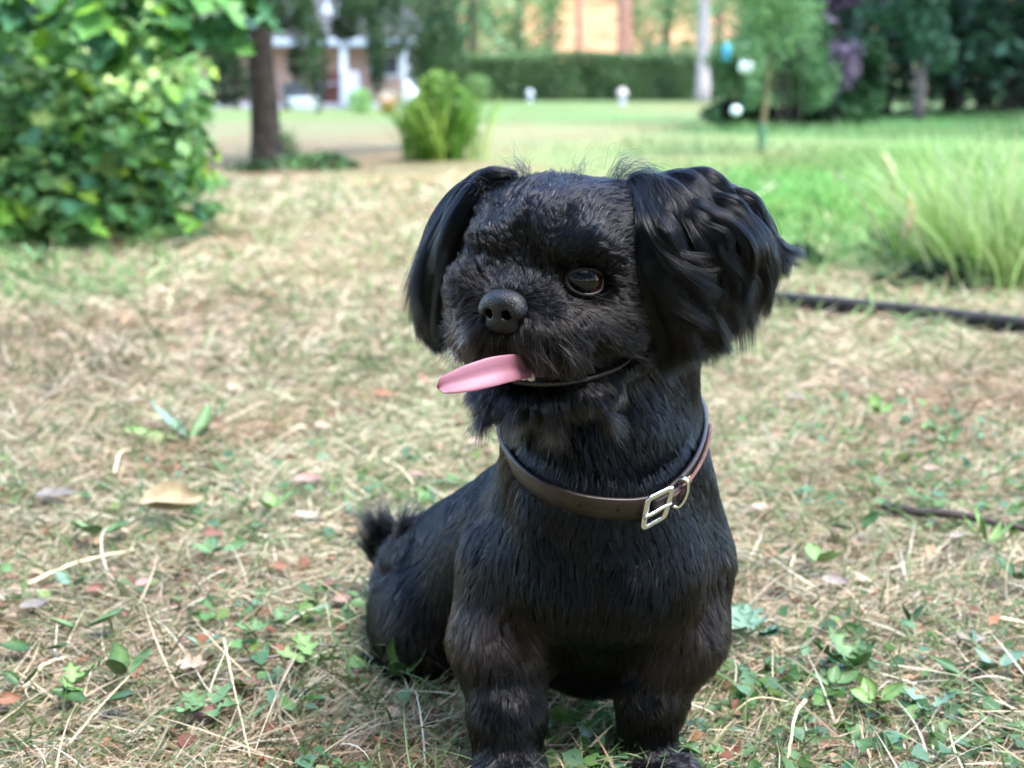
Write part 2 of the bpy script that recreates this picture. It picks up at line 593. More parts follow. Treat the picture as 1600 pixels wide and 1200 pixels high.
cc = PAL[rg.choice(6, n)] * (.8 + .35 * rg.random((n, 1))); gk = rg.random(n) < .3; cc[gk] = lin((128, 165, 110)) * .6 * (.7 + .6 * rg.random((gk.sum(), 1)))
blades("long_straw", p, rg.uniform(0, 6.28, n), .055 + .05 * rg.random(n), .0010 + .0011 * rg.random(n), np.abs(rg.normal(size=n)) * .25 + .05, .1 + .6 * rg.random(n), cc, straw_mat, 5, None, "longer pale straws and green blades tangled on top of the mown grass", cat="grass")
# long fresh lawn on the right
n = 42000
p = ground_samples(n, 740, 1800, 172, 400)
g = gcol(p[:, 0], p[:, 1]); gr = np.clip((g[:, 1] / g[:, 0] - 1.08) / 0.7, 0, 1)
k_ = rg.random(n) < gr ** 1.3 * (.6 + .5 * vnoise(p, .9, 55)); p = p[k_]; g = g[k_]; n = len(p)
blades("green_grass", p, rg.uniform(0, 6.28, n), 0.07 * (0.5 + rg.random(n)) * (p[:, 1] / 7) ** .5, 0.006 * (p[:, 1] / 6) ** .8, 0.9 + .5 * rg.random(n), .8 * rg.random(n) + .2,
       g * np.array([1.12, .98, .85]) * (0.7 + .6 * rg.random((n, 1))), green_mat, 2, None, "long fresh green grass on the lawn to the right", cat="grass")

# ---- small leaves of weeds and clover lying among the straw (uncountable)
def leafset(name, pos, size, col, mat, label=None, parent=None, tilt=0.5, aspect=0.6, kind="stuff", cat=None, R=None, hang=0.0):
    """kite shaped folded leaves, 4 triangles each"""
    R = R or np.random.default_rng(len(pos) + 3)
    n = len(pos)
    nrm = unit(np.stack([R.normal(size=n) * tilt, R.normal(size=n) * tilt, np.ones(n)], 1))
    a = R.uniform(0, 6.28, n)
    d = np.stack([np.cos(a), np.sin(a), np.full(n, -hang)], 1)
    d = unit(d - nrm * (d * nrm).sum(1, keepdims=True)); s = np.cross(nrm, d)
    size = np.broadcast_to(size, n)[:, None]
    q = lambda x, y, z: pos + (d * x + s * y + nrm * z) * size
    V = np.stack([q(-.5, 0, 0), q(-.1, aspect * .5, .10), q(.5, 0, -.06), q(-.1, -aspect * .5, .10), q(.22, aspect * .33, .05), q(.22, -aspect * .33, .05)], 1).reshape(-1, 3)
    b0 = np.arange(n) * 6
    F = np.concatenate([np.stack([b0, b0 + 2, b0 + 4, b0 + 1], 1), np.stack([b0, b0 + 3, b0 + 5, b0 + 2], 1)])
    o = mesh_obj(name, V, F, mat, parent, smooth=False, colors=np.repeat(col, 6, axis=0))
    if kind: o["kind"] = kind
    if parent is None and label: tag(o, label, cat)
    return o
leaf_mat = mat_tint("leaf_green", 0.42, 0.5, 0.35)
litter_mat = mat_tint("dead_leaf", 0.6, 0.3, 0.2)
n = 7000
p = ground_samples(n * 2, -200, 1800, 420, 1300)
k_ = vnoise(p, 6, 91) + 0.6 * vnoise(p, 22, 92) + rg.normal(size=len(p)) * .3 > 0.35; p = p[k_]; n = len(p)
p[:, 2] += 0.010 + .014 * rg.random(n)
cg = lin(np.array([(105,150,78),(125,172,95),(92,140,88),(140,165,88),(115,160,115)])) * 0.62
leafset("clover_leaves", p, 0.0125 * (0.6 + .9 * rg.random(n)), cg[rg.integers(0, 5, n)] * (.7 + .6 * rg.random((n, 1))), leaf_mat, "small green weed leaves scattered through the dry grass", cat="ground cover", aspect=.85)
n = 2600
p = ground_samples(n, -200, 1800, 330, 1300); p[:, 2] += 0.006 + .01 * rg.random(n)
cb = lin(np.array([(190,130,95),(205,165,125),(150,95,70),(215,185,150),(170,120,100)])) * 0.62
leafset("leaf_litter", p, 0.011 * (0.5 + 1.2 * rg.random(n)) * np.maximum(1, p[:, 1] / 1.6), cb[rg.integers(0, 5, n)] * (.7 + .6 * rg.random((n, 1))), litter_mat, "small bits of brown dead leaf among the dry grass", cat="leaf litter", tilt=.35, aspect=.75)
# ================================================================== THE DOG
DOG = empty("dog", tuple(G(800, 1150)), "small black long eared dog sitting on dry grass with its pink tongue hanging out sideways", "dog")

PHI = math.radians(32)
HF = np.array([-math.sin(PHI), -math.cos(PHI), -0.03]); HF /= np.linalg.norm(HF)   # muzzle direction
HL = np.array([math.cos(PHI), -math.sin(PHI), 0.0])                                    # the dog's left
HU = np.cross(HL, HF); HU = HU if HU[2] > 0 else -HU
HR = np.stack([HL, HF, HU])             # rows = local axes
EYE_L = np.array([39.0, 42.0, 6.0]) * 1e-3
HEAD_O = P(915, 441, 0.885) - EYE_L @ HR

def hl(x, y, z):
    """point of the head frame, mm"""
    return HEAD_O + np.array([x, y, z]) * 1e-3 @ HR

mm = lambda *a: [q * 1e-3 for q in a]

skin_mat = mat_plain("black_skin", (0.004, 0.0038, 0.004), 0.9, 0.05, noise=(60, 0.3))

def body_field(X):
    f = None
    def add(d, k=0.02):
        nonlocal f
        f = d if f is None else smin(f, d, k)
    # --- torso (chest to rump runs back and to the left)
    add(ellip(X, P(938, 870, 1.005), mm(70, 74, 90)))
    add(ellip(X, P(945, 790, 1.00), mm(62, 64, 60)), 0.03)
    add(ellip(X, P(880, 900, 0.955), mm(44, 42, 40)), 0.015)
    add(ellip(X, P(985, 900, 0.950), mm(48, 44, 42)), 0.015)
    add(ellip(X, P(932, 1000, 1.015), mm(50, 38, 40)), 0.02)
    add(cone(X, P(900, 840, 1.07), P(745, 930, 1.17), 0.080, 0.080), 0.03)
    add(ellip(X, P(712, 955, 1.20), mm(66, 78, 72)), 0.03)
    # haunches
    add(ellip(X, P(660, 985, 1.135), mm(38, 62, 60)), 0.025)
    add(ellip(X, P(850, 1000, 1.22), mm(45, 62, 60)), 0.025)
    # hind feet
    add(cone(X, P(720, 1080, 1.12), P(652, 1078, 1.095), 0.017, 0.015), 0.015)
    add(cone(X, P(612, 1035, 1.17), P(580, 1044, 1.13), 0.017, 0.013), 0.012)
    # tail, curled up behind
    add(cone(X, P(645, 905, 1.26), P(612, 855, 1.27), 0.019, 0.016), 0.015)
    add(cone(X, P(612, 855, 1.27), P(606, 826, 1.27), 0.016, 0.007), 0.01)
    # neck
    add(cone(X, P(945, 560, 0.985), P(945, 790, 0.995), 0.062, 0.073), 0.03)
    add(cone(X, P(900, 620, 0.965), P(925, 760, 0.965), 0.034, 0.048), 0.03)
    # front legs: shoulder, forearm, paw
    add(cone(X, P(800, 890, 0.985), P(785, 1000, 0.965), 0.039, 0.034), 0.02)
    add(cone(X, P(785, 1000, 0.965), P(792, 1120, 0.935), 0.032, 0.0240), 0.015)
    add(cone(X, P(792, 1120, 0.935), P(795, 1200, 0.925), 0.0240, 0.0225), 0.01)
    add(ellip(X, P(796, 1222, 0.905), mm(27, 34, 15)), 0.012)
    add(cone(X, P(1066, 880, 0.99), P(1058, 985, 0.97), 0.036, 0.032), 0.02)
    add(cone(X, P(1058, 985, 0.97), P(1018, 1095, 0.955), 0.030, 0.0215), 0.015)
    add(cone(X, P(1018, 1095, 0.955), P(1008, 1180, 0.955), 0.0215, 0.0195), 0.01)
    add(ellip(X, P(1030, 1205, 0.940), mm(29, 34, 14)), 0.012)
    # toes
    for cx, cy, cY in ((772, 1232, 0.882), (790, 1238, 0.876), (808, 1238, 0.876), (826, 1230, 0.884),
                       (1010, 1213, 0.912), (1028, 1216, 0.906), (1048, 1214, 0.908), (1068, 1205, 0.918)):
        add(ellip(X, P(cx, cy, cY), mm(9, 14, 10)), 0.004)
    # --- head, in its own frame
    he = lambda x, y, z, a, b, c: ellip(X, hl(x, y, z), mm(a, b, c), HR)
    add(he(0, -14, 12, 67, 58, 50), 0.02)
    add(he(0, 8, 26, 55, 42, 33), 0.02)
    for s in (-1, 1):
        add(he(s * 46, -10, 34, 26, 30, 22), 0.02)       # ear base
    for s in (-1, 1):
        add(he(s * 30, 36, 25, 19, 13, 11), 0.012)       # brow
        add(he(s * 40, 8, -22, 32, 40, 38), 0.02)        # cheek
        add(he(s * 20, 56, -25, 24, 20, 21), 0.010)      # lip pads
        add(he(s * 32, 44, -28, 22, 22, 23), 0.012)
    add(he(0, 42, -14, 38, 28, 26), 0.014)
    add(he(-27, 55, -4, 19, 15, 14), 0.010)              # fold on the far side that hides the far eye
    add(he(-38, 44, -6, 18, 17, 22), 0.012)
    add(he(24, 58, -20, 17, 14, 16), 0.008)
    add(he(0, 55, -4, 15, 18, 12), 0.012)                # bridge
    add(he(0, 24, -50, 38, 36, 22), 0.018)               # jaw
    # eye sockets
    for s in (-1, 1):
        f = smax(f, -ellip(X, hl(s * 41, 46, 6), mm(14, 14, 10.5) if s > 0 else mm(9, 9, 6), HR), 0.006)
    for a, b, r in ((hl(33, 58, -18), hl(46, 50, -32), .0025), (hl(46, 50, -32), hl(58, 36, -42), .0030), (hl(0, 78, -24), hl(0, 76, -44), .0022), (hl(0, 52, 28), hl(0, 40, 58), .0025)):
        f = smax(f, -cone(X, a, b, r, r), 0.008)
    # mouth line, then the chin is added below it
    f = smax(f, -ellip(X, hl(2, 52, -51), mm(38, 26, 8), HR), 0.005)
    for a, b, r in ((hl(10, 74, -50), hl(34, 58, -52), .0055), (hl(34, 58, -52), hl(57, 28, -44), .0055), (hl(57, 28, -44), hl(66, 14, -36), .004)):
        f = smax(f, -cone(X, a, b, r, r), 0.004)
    add(he(2, 42, -68, 31, 25, 13), 0.005)
    add(he(-14, 47, -71, 21, 20, 12), 0.008)
    add(he(34, 26, -64, 20, 22, 12), 0.008)
    add(he(-30, 26, -64, 20, 22, 12), 0.008)
    Nz = 0.0
    for (a, b, c, ph) in ((95, 60, 40, 0.3), (-50, 110, 75, 1.9), (140, -70, 110, 4.0), (30, 20, 55, 2.2)):
        Nz = Nz + np.sin(X[0] * a + X[1] * b + X[2] * c + ph)
    f = f + 0.0008 * Nz * np.clip((X[2] - 0.10) / 0.12, 0.1, 1)
    # keep feet above the soil
    f = smax(f, -(X[2] - 0.001) + 0 * f, 0.002)
    return f

X, AX = grid((-0.16, 0.83, -0.01), (0.19, 1.33, 0.46), 0.0024)
FIELD = body_field(X)
BV, BF = surface_nets(FIELD, AX)
body = mesh_obj("body", BV, BF, skin_mat, DOG)

# ---- normals and samples
def vert_normals(V, F):
    a = V[F[:, 2]] - V[F[:, 0]]; b = V[F[:, 3]] - V[F[:, 1]]
    fn = np.cross(a, b)
    N = np.zeros_like(V)
    for k in range(4):
        np.add.at(N, F[:, k], fn)
    return unit(N), fn

def sample_surface(V, F, n, rng, wfun=None):
    N, fn = vert_normals(V, F)
    area = np.linalg.norm(fn, axis=1) / 2
    cen = V[F].mean(axis=1)
    w = area * (wfun(cen, unit(fn)) if wfun is not None else 1)
    fi = rng.choice(len(F), size=n, p=w / w.sum())
    u = rng.random(n)[:, None]; v = rng.random(n)[:, None]
    q = F[fi]
    bl = lambda A: (1 - u) * (1 - v) * A[q[:, 0]] + u * (1 - v) * A[q[:, 1]] + u * v * A[q[:, 2]] + (1 - u) * v * A[q[:, 3]]
    return bl(V), unit(bl(N))

# combing of the coat: photo position, direction it lies in, length mm, lift, tint (0 blue black .. 1 brown)
COMB = [
 (850,275,.1,-1,9,.35,0),(780,285,-.5,-.9,9,.4,0),(930,280,.5,-.9,10,.4,0),(985,285,.9,-.1,20,.5,0),(1000,310,.8,.6,18,.3,0),(730,300,-.9,-.4,12,.4,0),
 (850,330,0,-1,7,.3,0),(790,340,-.4,-.9,7,.3,0),(920,340,.4,-.9,8,.3,0),(980,350,.9,-.5,8,.3,0),(730,350,-.9,-.4,8,.3,0),
 (850,390,0,-1,6,.35,.2),(800,400,-.5,-.8,7,.45,.2),(750,410,-.8,-.5,8,.5,.3),(705,420,-.9,-.1,9,.4,.3),
 (850,440,.3,-.8,6,.4,.4),(820,430,-.1,-.9,8,.7,.2),(735,425,-.3,-1,13,.8,.3),(760,420,-.1,-1,13,.8,.2),(870,470,.8,-.2,5,.3,.5),
 (900,405,.5,-.5,4,.25,.3),(960,405,.9,-.35,5,.25,.1),(1000,430,1,.0,7,.2,0),(1040,430,1,.2,8,.2,0),
 (970,465,1,.2,6,.2,.6),(930,485,.9,.5,7,.2,.7),(900,500,.6,.8,7,.25,.6),(1000,500,.95,.3,8,.2,.4),(1030,540,.8,.5,10,.25,.3),
 (960,530,.8,.6,8,.25,.5),(1000,580,.7,.8,10,.25,.3),
 (730,470,-.9,.1,8,.35,.9),(700,500,-1,.4,12,.35,.9),(690,540,-.6,.9,14,.35,.7),(740,530,-.4,.9,12,.3,.9),(785,545,0,1,11,.3,.9),
 (770,440,-.5,-.8,6,.4,.8),(840,520,.4,.9,10,.28,.8),(880,520,.6,.7,11,.28,.7),(830,560,.15,1,9,.25,.5),(880,565,.45,.85,9,.2,.3),(930,570,.6,.7,8,.2,.3),
 (760,630,-.4,1,15,.5,.5),(790,640,-.1,1,16,.4,.3),(840,640,0,1,15,.35,.3),(900,635,.2,1,14,.35,.4),(960,625,.4,.9,13,.3,.3),(1010,630,.5,.9,12,.25,.2),
 (800,680,0,1,14,.3,.6),(870,690,.1,1,13,.3,.7),(950,690,.2,1,11,.25,.2),(1030,680,.3,1,9,.2,0),(1070,640,.3,1,9,.2,0),
 (850,740,0,1,10,.25,.1),(950,750,.1,1,10,.25,.1),(1050,740,.1,1,8,.2,0),
 (780,760,-.2,1,8,.2,.1),(850,820,.0,1,9,.2,0),(950,850,.1,1,10,.22,0),(1050,830,.1,1,9,.2,0),(1110,830,.3,1,8,.2,0),
 (760,850,-.1,1,8,.2,.2),(740,920,0,1,8,.25,.5),(820,900,.2,1,9,.2,.1),(900,930,.2,1,18,.4,0),(980,930,-.1,1,18,.4,0),(850,925,.4,.9,15,.35,0),(1030,920,-.3,.9,15,.35,0),(1060,920,.1,1,9,.25,.3),(1120,900,.3,.9,9,.3,.6),
 (750,990,.4,.9,17,.5,1.5),(720,1000,-.3,.9,12,.35,.8),(800,1010,.7,.7,17,.4,1.2),(780,1080,.2,1,11,.2,.4),(730,1060,-.1,1,9,.2,.5),(790,1120,.0,1,9,.2,.3),(750,1150,-.1,1,9,.2,.3),(830,1160,.1,1,9,.2,.3),(820,1060,.3,1,11,.25,.5),(790,1160,0,1,9,.2,.3),(840,1110,.2,1,10,.2,.35),
 (900,1030,0,1,10,.25,.2),(960,1030,.1,1,10,.25,.3),
 (1080,990,-.2,1,17,.4,1.3),(1110,970,.3,.9,12,.35,.8),(1040,1030,-.5,.9,17,.4,1.1),(1000,1010,-.2,1,9,.25,.4),(1010,1110,0,1,9,.15,.5),(1050,1080,.2,1,10,.3,.8),(1000,1170,0,1,14,.3,.5),(1060,1195,.6,.4,9,.3,.3),
 (720,780,-.6,.8,10,.25,.1),(690,830,-.5,.9,10,.25,0),(650,860,-.5,.9,10,.25,0),(610,920,-.4,.9,11,.25,0),(640,960,-.2,1,11,.25,.5),(690,950,.1,1,11,.25,.2),(600,990,-.1,1,11,.25,.1),(670,1020,.1,1,12,.3,1),(620,1040,-.4,.9,14,.35,.4),(700,1040,.2,1,12,.3,.8),
 (590,1040,-1,.3,10,.3,.1),(660,1080,-.3,.6,11,.3,.3),(605,850,-.3,-1,17,.5,0),(625,870,.0,-1,14,.5,0),(590,825,-.4,-1,20,.5,0),
]
bvh = BVHTree.FromPolygons([Vector(v) for v in BV], BF.tolist())
camp = Vector((0, 0, CAM_H))
cp, cd, cl, clift, ctint = [], [], [], [], []
for (px, py, dx, dy, ln, lf, tn) in COMB:
    far = Vector(P(px, py, 1.0)) - camp
    hit = bvh.ray_cast(camp, far.normalized())
    if hit[0] is None:
        continue
    Yh = hit[0][1]
    a = P(px, py, Yh); b = P(px + dx * 10, py + dy * 10, Yh)
    cp.append(np.array(hit[0])); cd.append(unit(b - a)); cl.append(ln); clift.append(lf * (.45 if py < 420 and 700 < px < 1010 and ln < 11 else 1)); ctint.append(tn)
# the side turned away: lies backwards and down
for q, d, ln in ((hl(0, -70, 20), (.25, .6, -.7), 10), (P(1000, 900, 1.1), (0, .4, -1), 10), (P(850, 900, 1.28), (-.1, .4, -1), 10), (P(800, 800, 1.15), (-.3, .6, -.5), 10),
                 (P(900, 1000, 1.2), (0, .2, -1), 10), (P(1100, 900, 1.08), (.1, .3, -1), 9), (P(700, 880, 1.3), (-.3, .5, -.8), 11)):
    cp.append(q); cd.append(unit(np.array(d, dtype=float))); cl.append(ln); clift.append(.25); ctint.append(0)
cp = np.array(cp); cd = np.array(cd); cl = np.array(cl, float); clift = np.array(clift, float); ctint = np.array(ctint, float)

def comb(Pt):
    D = np.empty_like(Pt); L = np.empty(len(Pt)); F_ = np.empty(len(Pt)); T = np.empty(len(Pt))
    for s in range(0, len(Pt), 40000):
        q = Pt[s:s + 40000]
        d2 = ((q[:, None, :] - cp[None]) ** 2).sum(-1) + 0.006 ** 2
        w = d2 ** -2.0
        w /= w.sum(1, keepdims=True)
        D[s:s + 40000] = w @ cd; L[s:s + 40000] = w @ cl; F_[s:s + 40000] = w @ clift; T[s:s + 40000] = w @ ctint
    return D, L * 1e-3, F_, T

def grow(Pt, Nt, L, D, lift, k, rng, clump=None, cw=0.6, wav=0.0, jit=0.08):
    n = len(Pt)
    tang = unit(D - Nt * (D * Nt).sum(1, keepdims=True) + rng.normal(size=(n, 3)) * jit * 0.6)
    nz = np.stack([vnoise(Pt, 120, 3), vnoise(Pt, 120, 4), vnoise(Pt, 120, 5)], 1)
    nz2 = np.stack([vnoise(Pt, 330, 6), vnoise(Pt, 330, 7), vnoise(Pt, 330, 8)], 1)
    nz = nz + 0.35 * nz2
    tang = unit(tang + 0.34 * (nz - Nt * (nz * Nt).sum(1, keepdims=True)))
    lift = lift * (0.7 + 0.6 * rng.random(n))
    t = np.linspace(0, 1, k)[None, :, None]
    Lc = L[:, None, None]
    T_, N_ = tang[:, None, :], Nt[:, None, :]
    up = lift[:, None, None] * (1.7 * t - 1.0 * t ** 2)
    C = Pt[:, None, :] + Lc * (T_ * t * (1 - 0.15 * t) + N_ * up) + np.array([0, 0, -1.0]) * Lc * 0.12 * t ** 2
    if wav:
        ph = rng.random((n, 1, 1)) * 6.28
        C = C + np.cross(T_, N_) * Lc * wav * np.sin(t * 5 + ph) * t
    if clump:
        m = max(1, n // clump)
        ci = rng.choice(n, m, replace=False)
        kd = kdtree.KDTree(m)
        for a, b in enumerate(ci): kd.insert(Pt[b].tolist(), a)
        kd.balance()
        near = np.array([kd.find(p)[1] for p in Pt.tolist()])
        cen = C[ci][near]
        w = cw * (0.5 + 0.5 * rng.random((n, 1, 1))) * t ** 1.0
        C = C + (cen - C) * w
    return C

# ---- fur shader
def fur_material(name, rough=0.3, radial=0.35, coat=0.0):
    m = bpy.data.materials.new(name)
    m.use_nodes = True
    nt = m.node_tree
    nt.nodes.clear()
    out = nt.nodes.new("ShaderNodeOutputMaterial")
    h = nt.nodes.new("ShaderNodeBsdfHairPrincipled")
    h.parametrization = 'COLOR'
    h.inputs["Roughness"].default_value = rough
    h.inputs["Radial Roughness"].default_value = radial
    h.inputs["Coat"].default_value = coat
    h.inputs["IOR"].default_value = 1.40
    at = nt.nodes.new("ShaderNodeAttribute"); at.attribute_name = "tint"
    nt.links.new(at.outputs["Color"], h.inputs["Color"])
    nt.links.new(h.outputs[0], out.inputs["Surface"])
    return m

fur_mat = fur_material("black_fur", 0.15, 0.30, 0.35)
silk_mat = fur_material("silky_black_fur", 0.17, 0.3, 0.25)

def tint_cols(T, rng, grey=0.02):
    n = len(T)
    T = np.clip(T[:, None], 0, 1.5)
    base = np.array([0.0012, 0.0017, 0.0032]) * (1 - np.minimum(T, 1)) + np.array([0.018, 0.0122, 0.0108]) * T ** 2 * .8
    base = base * (0.6 + 0.9 * rng.random((n, 1)))
    g = rng.random(n) < grey * (1 + 2.5 * T[:, 0])
    g2 = rng.random(n) < 0.05
    base[g2] = np.array([0.020, 0.020, 0.023])
    base[g] = np.array([0.30, 0.27, 0.26]) * (0.4 + 0.9 * rng.random((g.sum(), 1)))
    return base

# where no fur grows: eyes, nose, lips
EYEC = [hl(s * 34, 34, 6) for s in (-1, 1)]
NOSE_C = hl(0, 74, -10)
def bald(Pt):
    keep = np.ones(len(Pt), bool)
    q = (Pt - HEAD_O) @ HR.T * 1000
    for s in (-1, 1):
        keep &= ((q[:, 0] - s * 39) / 10.9) ** 2 + ((q[:, 2] - 5.2) / 6.3) ** 2 + ((q[:, 1] - 44) / 15) ** 2 > 1
    for a_, b_ in ((( 2, 66, -54), (28, 56, -55)), ((28, 56, -55), (54, 29, -48)), ((54, 29, -48), (61, 18, -41))):
        a_ = np.array(a_, float); d_ = np.array(b_) - a_
        t_ = np.clip(((q - a_) @ d_) / (d_ @ d_), 0, 1)
        keep &= np.linalg.norm(q - a_ - t_[:, None] * d_ - np.array([0, 0, 3.4]), axis=1) > 4.4
    keep &= ((q[:, 0]) / 15) ** 2 + ((q[:, 2] + 11) / 13.5) ** 2 + ((q[:, 1] - 74) / 16) ** 2 > 1
    return keep

NF = 330000
def wf(c, n):
    q = (c - HEAD_O) @ HR.T
    w = 1.0 + 0.9 * np.exp(-(np.linalg.norm(q, axis=1) / 0.08) ** 2)
    vis = (n * (np.array([0, 0, CAM_H]) - c)).sum(1)
    return w * np.where(vis > -0.1, 1.0, 0.35)
fp, fn_ = sample_surface(BV, BF, NF, RNG, wf)
kp = bald(fp); fp, fn_ = fp[kp], fn_[kp]
D, L, LF, T = comb(fp)
L = L * (0.55 + 0.65 * RNG.random(len(L)))
C = grow(fp, fn_, L * 1.0, D, LF * 0.72, 5, RNG, clump=36, cw=0.66)
body_fur = hair_obj("coat", C, np.array([1, .95, .8, .55, .12]) * 1.05e-4, fur_mat, DOG, tint_cols(T, RNG, 0.015))

# ---- eyes
eye_mat, nt, b = mat_new("dog_eye")
b.inputs["Roughness"].default_value = 0.03
b.inputs["Specular IOR Level"].default_value = 0.38
at = nt.nodes.new("ShaderNodeAttribute"); at.attribute_name = "tint"
nt.links.new(at.outputs["Color"], b.inputs["Base Color"])
lid_mat = mat_plain("eyelid_skin", (0.004, 0.0035, 0.0035), 0.55, 0.5, noise=(400, 0.3), bump=0.0003)
wet_lid = mat_plain("lid_edge", (0.075, 0.06, 0.065), 0.3, 0.5)
for s in (-1, 1):
    c = hl(s * 33.5, 33.5, 6.0); r = 0.0135
    gaze = unit(unit(np.array([0, 0, CAM_H]) - c) * 0.9 + HF * 0.4 + HL * s * 0.15) if s > 0 else unit(HF + HL * s * 0.4)
    th = np.linspace(0, math.pi, 40); ph = np.linspace(0, 2 * math.pi, 56, endpoint=False)
    a_ = unit(np.cross(gaze, [0, 0, 1])); b_ = np.cross(gaze, a_)
    V = []; Cc = []
    for t in th:
        bulge = 1 + 0.05 * math.exp(-(t / 0.55) ** 2)
        for p_ in ph:
            V.append(c + r * bulge * (math.cos(t) * gaze + math.sin(t) * (math.cos(p_) * a_ + math.sin(p_) * b_)))
            if t < 0.62: col = (0.003, 0.003, 0.004)
            elif t < 0.95:
                f_ = (0.75 + 0.25 * math.sin(p_ * 23 + 2 * math.sin(p_ * 7)))
                col = (0.034 * f_, 0.012 * f_, 0.009 * f_)
            elif t < 1.03: col = (0.012, 0.006, 0.006)
            else: col = (0.45, 0.42, 0.42)
            Cc.append(col)
    m_ = len(ph)
    F = [[i * m_ + j, (i + 1) * m_ + j, (i + 1) * m_ + (j + 1) % m_, i * m_ + (j + 1) % m_] for i in range(len(th) - 1) for j in range(m_)]
    eye = mesh_obj("eye", V, np.array(F), eye_mat, DOG, colors=np.array(Cc))
    # eyelids: a ring lying on the ball with an almond opening
    out = unit(HF * 0.80 + HL * s * 0.62 + HU * 0.02)
    sx = unit(np.cross(HU, out)) * (1 if s > 0 else 1); sx = sx if sx @ HL > 0 else -sx
    sy = np.cross(out, sx); sy = sy if sy @ HU > 0 else -sy
    rings = []
    K = 64
    for (grow_, rad_) in ((0.96, 0.0138), (1.0, 0.0147), (1.08, 0.0150), (1.22, 0.0146), (1.5, 0.0130)):
        row = []
        for j in range(K):
            a = 2 * math.pi * j / K
            hx = 0.0118 * grow_ * math.cos(a)
            hy = (0.0073 if math.sin(a) > 0 else 0.0072) * grow_ * math.sin(a) * (1 - 0.12 * math.cos(a) ** 2) - 0.0012 * math.cos(a) * s * 0.6
            d = unit(out * math.sqrt(max(1e-9, 0.0138 ** 2 - min(hx * hx + hy * hy, 0.0130 ** 2))) + sx * hx + sy * hy)
            row.append(c + d * rad_)
        rings.append(row)
    V = np.array(rings).reshape(-1, 3)
    F = [[i * K + j, i * K + (j + 1) % K, (i + 1) * K + (j + 1) % K, (i + 1) * K + j] for i in range(4) for j in range(K)]
    mesh_obj("eyelid", V, np.array(F), lid_mat, DOG)
    lo = [rings[0][j] + (rings[1][j] - rings[0][j]) * .4 for j in range(int(K * (.72 if s > 0 else .55)), int(K * (.95 if s > 0 else .75)))]
    mesh_obj("lid_rim", *tube(np.array(lo), 0.00055, 6), wet_lid, DOG)

# ---- nose
nose_mat, nt, b = mat_new("nose_leather")
b.inputs["Base Color"].default_value = (0.006, 0.0065, 0.008, 1)
b.inputs["Roughness"].default_value = 0.36
b.inputs["Specular IOR Level"].default_value = 0.32
b.inputs["Coat Weight"].default_value = 0.10
b.inputs["Coat Roughness"].default_value = 0.25
tc = nt.nodes.new("ShaderNodeTexCoord"); vo = nt.nodes.new("ShaderNodeTexVoronoi"); vo.inputs["Scale"].default_value = 900
bp = nt.nodes.new("ShaderNodeBump"); bp.inputs["Distance"].default_value = 0.0006; bp.inputs["Strength"].default_value = 0.8
nt.links.new(tc.outputs["Object"], vo.inputs["Vector"]); nt.links.new(vo.outputs["Distance"], bp.inputs["Height"])
bp.invert = True
nt.links.new(bp.outputs[0], b.inputs["Normal"])
NZ = hl(0, 76, -11)
def nose_field(X):
    he = lambda x, y, z, a, b, c: ellip(X, hl(x, y, z), mm(a, b, c), HR)
    f = he(0, 72.5, -4.5, 14.5, 10, 8.2)
    f = smin(f, he(0, 74, -13, 9.5, 8, 10), 0.004)
    for s in (-1, 1):
        f = smin(f, he(s * 10, 72.5, -9, 6.8, 8.5, 6.8), 0.003)
        f = smin(f, he(s * 6, 72, -18.5, 7, 6, 4.5), 0.003)
        f = smax(f, -cone(X, hl(s * 6.2, 84, -10.5), hl(s * 5.6, 70, -11), 0.0030, 0.0026), 0.0015)
        f = smax(f, -cone(X, hl(s * 6.8, 83, -12), hl(s * 13, 76, -15.2), 0.0018, 0.0010), 0.0015)
    f = smax(f, -cone(X, hl(0, 83.8, -9), hl(0, 82.5, -24), 0.0008, 0.0011), 0.001)
    return f
lo_, hi_ = NZ - 0.026, NZ + 0.026
Xn, An = grid(lo_, hi_, 0.0006)
nv, nf = surface_nets(nose_field(Xn), An)
mesh_obj("nose", nv, nf, nose_mat, DOG)

# ---- tongue: a curled pink slab hanging out to one side
tongue_mat, nt, b = mat_new("tongue_flesh")
b.inputs["Base Color"].default_value = (0.29, 0.115, 0.160, 1)
b.inputs["Roughness"].default_value = 0.5
b.inputs["Subsurface Weight"].default_value = 0.35
b.inputs["Subsurface Radius"].default_value = (0.004, 0.0015, 0.0012)
b.inputs["Subsurface Scale"].default_value = 1.0
tc = nt.nodes.new("ShaderNodeTexCoord"); vo = nt.nodes.new("ShaderNodeTexNoise"); vo.inputs["Scale"].default_value = 700
bp = nt.nodes.new("ShaderNodeBump"); bp.inputs["Distance"].default_value = 0.0003; bp.inputs["Strength"].default_value = 0.35
nt.links.new(tc.outputs["Object"], vo.inputs["Vector"]); nt.links.new(vo.outputs["Fac"], bp.inputs["Height"]); nt.links.new(bp.outputs[0], b.inputs["Normal"])
path = catmull([P(850, 578, 0.900), P(815, 574, 0.878), P(785, 578, 0.866), P(748, 588, 0.858), P(715, 598, 0.853), P(683, 607, 0.850)], 26)
wid = np.interp(np.linspace(0, 1, 26), [0, .25, .5, .7, .85, .95, .985, 1], [.0045, .0078, .0090, .0084, .0068, .0052, .0038, .0010])
V = []
side = unit(np.array([-0.15, -0.55, -0.85])); 
